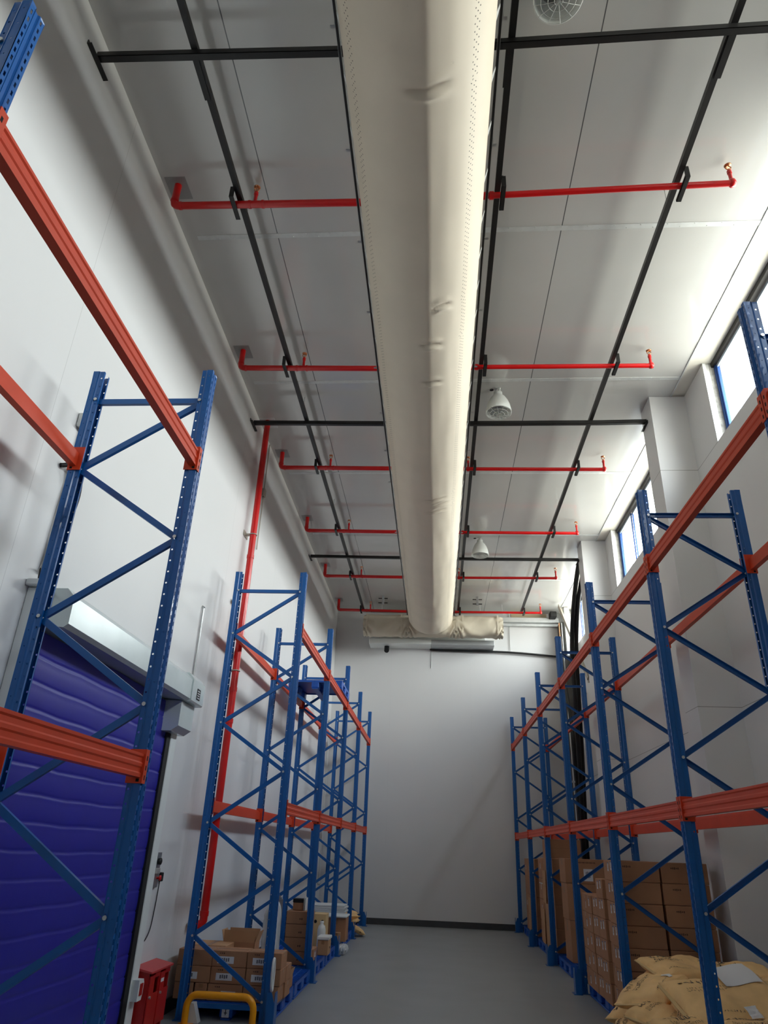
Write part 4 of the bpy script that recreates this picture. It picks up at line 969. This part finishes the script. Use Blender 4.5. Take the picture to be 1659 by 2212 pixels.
# wrapped goods & odds and ends, left rack
w, _ = pillow(.82, .34, .20, 33, crump=2.2); w.xf(Matrix.Rotation(-PI/2, 4, 'Y')); o = w.build('plastic_wrap_bundle', M_WRAP); o.location = (-1.90, 9.72, .56); tag(o, 'tall cloudy plastic-wrapped bundle standing in the first left bay past the riser', 'wrapped bundle')
w, _ = pillow(.46, .40, .30, 35, crump=2.4); o = w.build('plastic_wrap_bundle', M_WRAP); o.location = (-2.26, 9.75, .152); tag(o, 'low cloudy plastic-wrapped bundle beside the tall wrapped one, left rack', 'wrapped bundle')
for x in (-2.17, -2.02, -1.87): tag(MB().lathe([(.001, -.03), (.032, -.028), (.036, 0), (.032, .028), (.001, .03)], (x, 9.47, .182), 16, 'y').build('black_roller', M_RUBBER), 'small black roller end sitting by the plastic-wrapped goods', 'roller', 'black roller ends by the wrapped goods')
t = thing('plastic_sheets', 'stack of dark grey sheets standing upright behind the left rack post', 'plastic sheets', (-2.10, 10.35, .152))
for k in range(4): MB().box((k*.018, -.2, 0), (k*.018+.006, .2, .84-.02*k)).build('sheet', mat('grey_sheet', (112, 114, 118), .4), t)
G6 = 'cartons of the four-high tower, left rack'
for i in range(4): carton(-2.03+jt(), 10.83, .151+i*.157, .34, .34, .1555, 'brown carton in the four-high tower of the left rack, %s' % rowname(i, 4).replace('top row', 'topmost').replace('row', 'place'), G6, (('x+', .45, .5, .09, .07),), (('y-', .6, .4, .05, .03),))
carton(-2.0, 11.19, .151, .32, .34, .15, 'brown carton standing behind the four-high tower, left rack', G6, (('x+', .5, .5, .09, .07),))
t = thing('lidded_box', 'small brown box with a black lid on top of the four-high carton tower', 'box', (-1.90, 11.0, .7795))
MB().bbox((-.07, -.07, 0), (.07, .07, .09), .004).build('box_body', M_CARD, t); MB().bbox((-.075, -.075, .0905), (.075, .075, .14), .006).build('lid', M_RUBBER, t)
tag(MB().box((-1.818, 10.9, .7795), (-1.812, 11.1, .94)).box((-1.80, 10.9, .7795), (-1.794, 11.1, .93)).build('white_board', M_WPLAST), 'pair of small white boards upright on the four-high carton tower', 'board')
carton(-1.73, 11.86, .151, .16, .32, .19, 'small brown carton with a flat white tub on it in front of the white jug', 'odd cartons of the second left bay', (), (('x+', .6, .45, .09, .03),), m=M_CARDL)
tag(MB().bbox((-1.74, 11.85, .343), (-1.56, 12.19, .385), .008).build('plastic_tub', M_WPLAST), 'flat white plastic tub on the small carton in front of the jug', 'tub')
t = thing('plastic_jug', 'white plastic jug standing among the goods of the second left bay past the riser', 'jug', (-1.76, 12.42, .151))
MB().lathe([(.001, 0), (.058, .003), (.064, .02), (.064, .27), (.05, .32), (.026, .345), (.026, .365)], n=20).build('jug_body', M_WPLAST, t); MB().lathe([(.03, .36), (.03, .385), (.001, .387)], n=16).build('cap', M_WPLAST, t)
t = thing('beige_box', 'beige box with two black round holes behind the white jug', 'box', (-1.84, 12.78, .151))
MB().bbox((-.11, -.16, 0), (.11, .16, .465), .006).build('box_body', M_BEIGE, t)
for x in (-.055, .055): MB().lathe([(.001, -.003), (.024, -.003), (.024, 0)], (x, -.1605, .36), 14, 'y').build('handle_hole', M_HOLE, t)
carton(-1.83, 13.55, .151, .32, .40, .35, 'tall tan carton under a white lid in the third left bay past the riser', 'odd cartons of the third left bay')
tag(MB().bbox((-2.05, 13.48, .503), (-1.50, 14.0, .535), .01).build('white_tray', M_WPLAST), 'flat white tray lying on the tall tan carton', 'tray')
carton(-1.70, 13.34, .151, .12, .14, .15, 'small cube carton in front of the tall tan carton', 'odd cartons of the third left bay', m=M_CARDL)
carton(-2.32, 14.5, .151, .62, .46, .345, 'brown carton under the white boards, left rack', 'odd cartons of the third left bay')
for k in range(4): tag(MB().bbox((-2.33+.02*k, 14.47, .499+k*.031), (-1.64-.02*(k % 2), 15.0, .527+k*.031), .004).build('white_board', M_WPLAST), 'flat white board in the pile on the brown carton, left rack, %s from the bottom' % ('lowest', 'second', 'third', 'topmost')[k].replace('lowest', 'first').replace('topmost', 'fourth'), 'board', 'flat white boards')
w, _ = pillow(.26, .15, .14, 41, crump=3.0); o = w.build('clear_plastic_bag', M_WRAP); o.location = (-1.53, 13.32, .0); o.rotation_euler = (0, 0, 1.4); tag(o, 'crumpled clear plastic bag on the floor in front of the left rack', 'plastic bag')
tag(MB().prism([(-.08, 0), (.08, 0), (.02, .16), (-.02, .16)], 'y', -.05, .05).build('white_bag', M_WPLAST, loc=(-2.38, 8.13, .0)), 'small white plastic bag behind the left end of the yellow hoop', 'bag')

# ------------------------------------------------------------------ camera
f_px, yaw, pitch, roll = 1497.674, -0.0842, 0.4506, 0.0399
cy, sy, cp, sp = math.cos(yaw), math.sin(yaw), math.cos(pitch), math.sin(pitch)
fwd = Vector((sy*cp, cy*cp, sp)); r0 = Vector((cy, -sy, 0)); u0 = r0.cross(fwd)
rr = r0*math.cos(roll)+u0*math.sin(roll); uu = -r0*math.sin(roll)+u0*math.cos(roll)
cam = bpy.data.cameras.new('camera'); co = bpy.data.objects.new('camera', cam); C.objects.link(co)
co.matrix_world = Matrix(((rr.x, uu.x, -fwd.x, 0), (rr.y, uu.y, -fwd.y, 0), (rr.z, uu.z, -fwd.z, 1.6), (0,0,0,1)))
cam.sensor_fit = 'HORIZONTAL'; cam.sensor_width = 36; cam.lens = 36*f_px/1659; cam.clip_start = .05; cam.clip_end = 200
bpy.context.scene.camera = co

# ------------------------------------------------------------------ daylight
sc = bpy.context.scene
w = bpy.data.worlds.new('world'); sc.world = w; w.use_nodes = True; nt = w.node_tree; bg = nt.nodes['Background']
tc = nt.nodes.new('ShaderNodeTexCoord'); sp_ = nt.nodes.new('ShaderNodeSeparateXYZ'); nt.links.new(tc.outputs['Generated'], sp_.inputs[0])
cr = nt.nodes.new('ShaderNodeValToRGB'); e = cr.color_ramp.elements
e[0].position = 0.0; e[0].color = (.38, .35, .30, 1); e[1].position = 1.0; e[1].color = (.30, .36, .46, 1)
for p, c_ in ((.495, (.47, .44, .38, 1)), (.515, (1.0, .975, .93, 1)), (.69, (.97, .965, .945, 1)), (.775, (.42, .47, .56, 1))):
    q = cr.color_ramp.elements.new(p); q.color = c_
mr = nt.nodes.new('ShaderNodeMapRange'); mr.inputs[1].default_value = -1; mr.inputs[2].default_value = 1
nt.links.new(sp_.outputs[2], mr.inputs[0]); nt.links.new(mr.outputs[0], cr.inputs[0]); nt.links.new(cr.outputs[0], bg.inputs[0]); bg.inputs[1].default_value = 25.0
for i, (a, b2) in enumerate(WIN):
    l = bpy.data.lights.new('window_daylight_portal', 'AREA'); l.shape = 'RECTANGLE'; l.size = 1.2; l.size_y = b2-a; l.cycles.is_portal = True
    o = bpy.data.objects.new('window_daylight_portal', l); C.objects.link(o); o.location = (3.88, (a+b2)/2, 6.9)
    o.rotation_euler = Matrix(((0,0,1),(0,1,0),(-1,0,0))).to_euler()   # -Z of the lamp points to -X
sc.view_settings.view_transform = 'Standard'; sc.view_settings.look = 'None'; sc.view_settings.gamma = 1; sc.view_settings.exposure = 0.05
sc.cycles.max_bounces = 14; sc.cycles.diffuse_bounces = 8; sc.cycles.glossy_bounces = 4; sc.cycles.transparent_max_bounces = 16
sc.cycles.sample_clamp_indirect = 12; sc.cycles.use_denoising = True; sc.cycles.caustics_reflective = True; sc.cycles.caustics_refractive = False
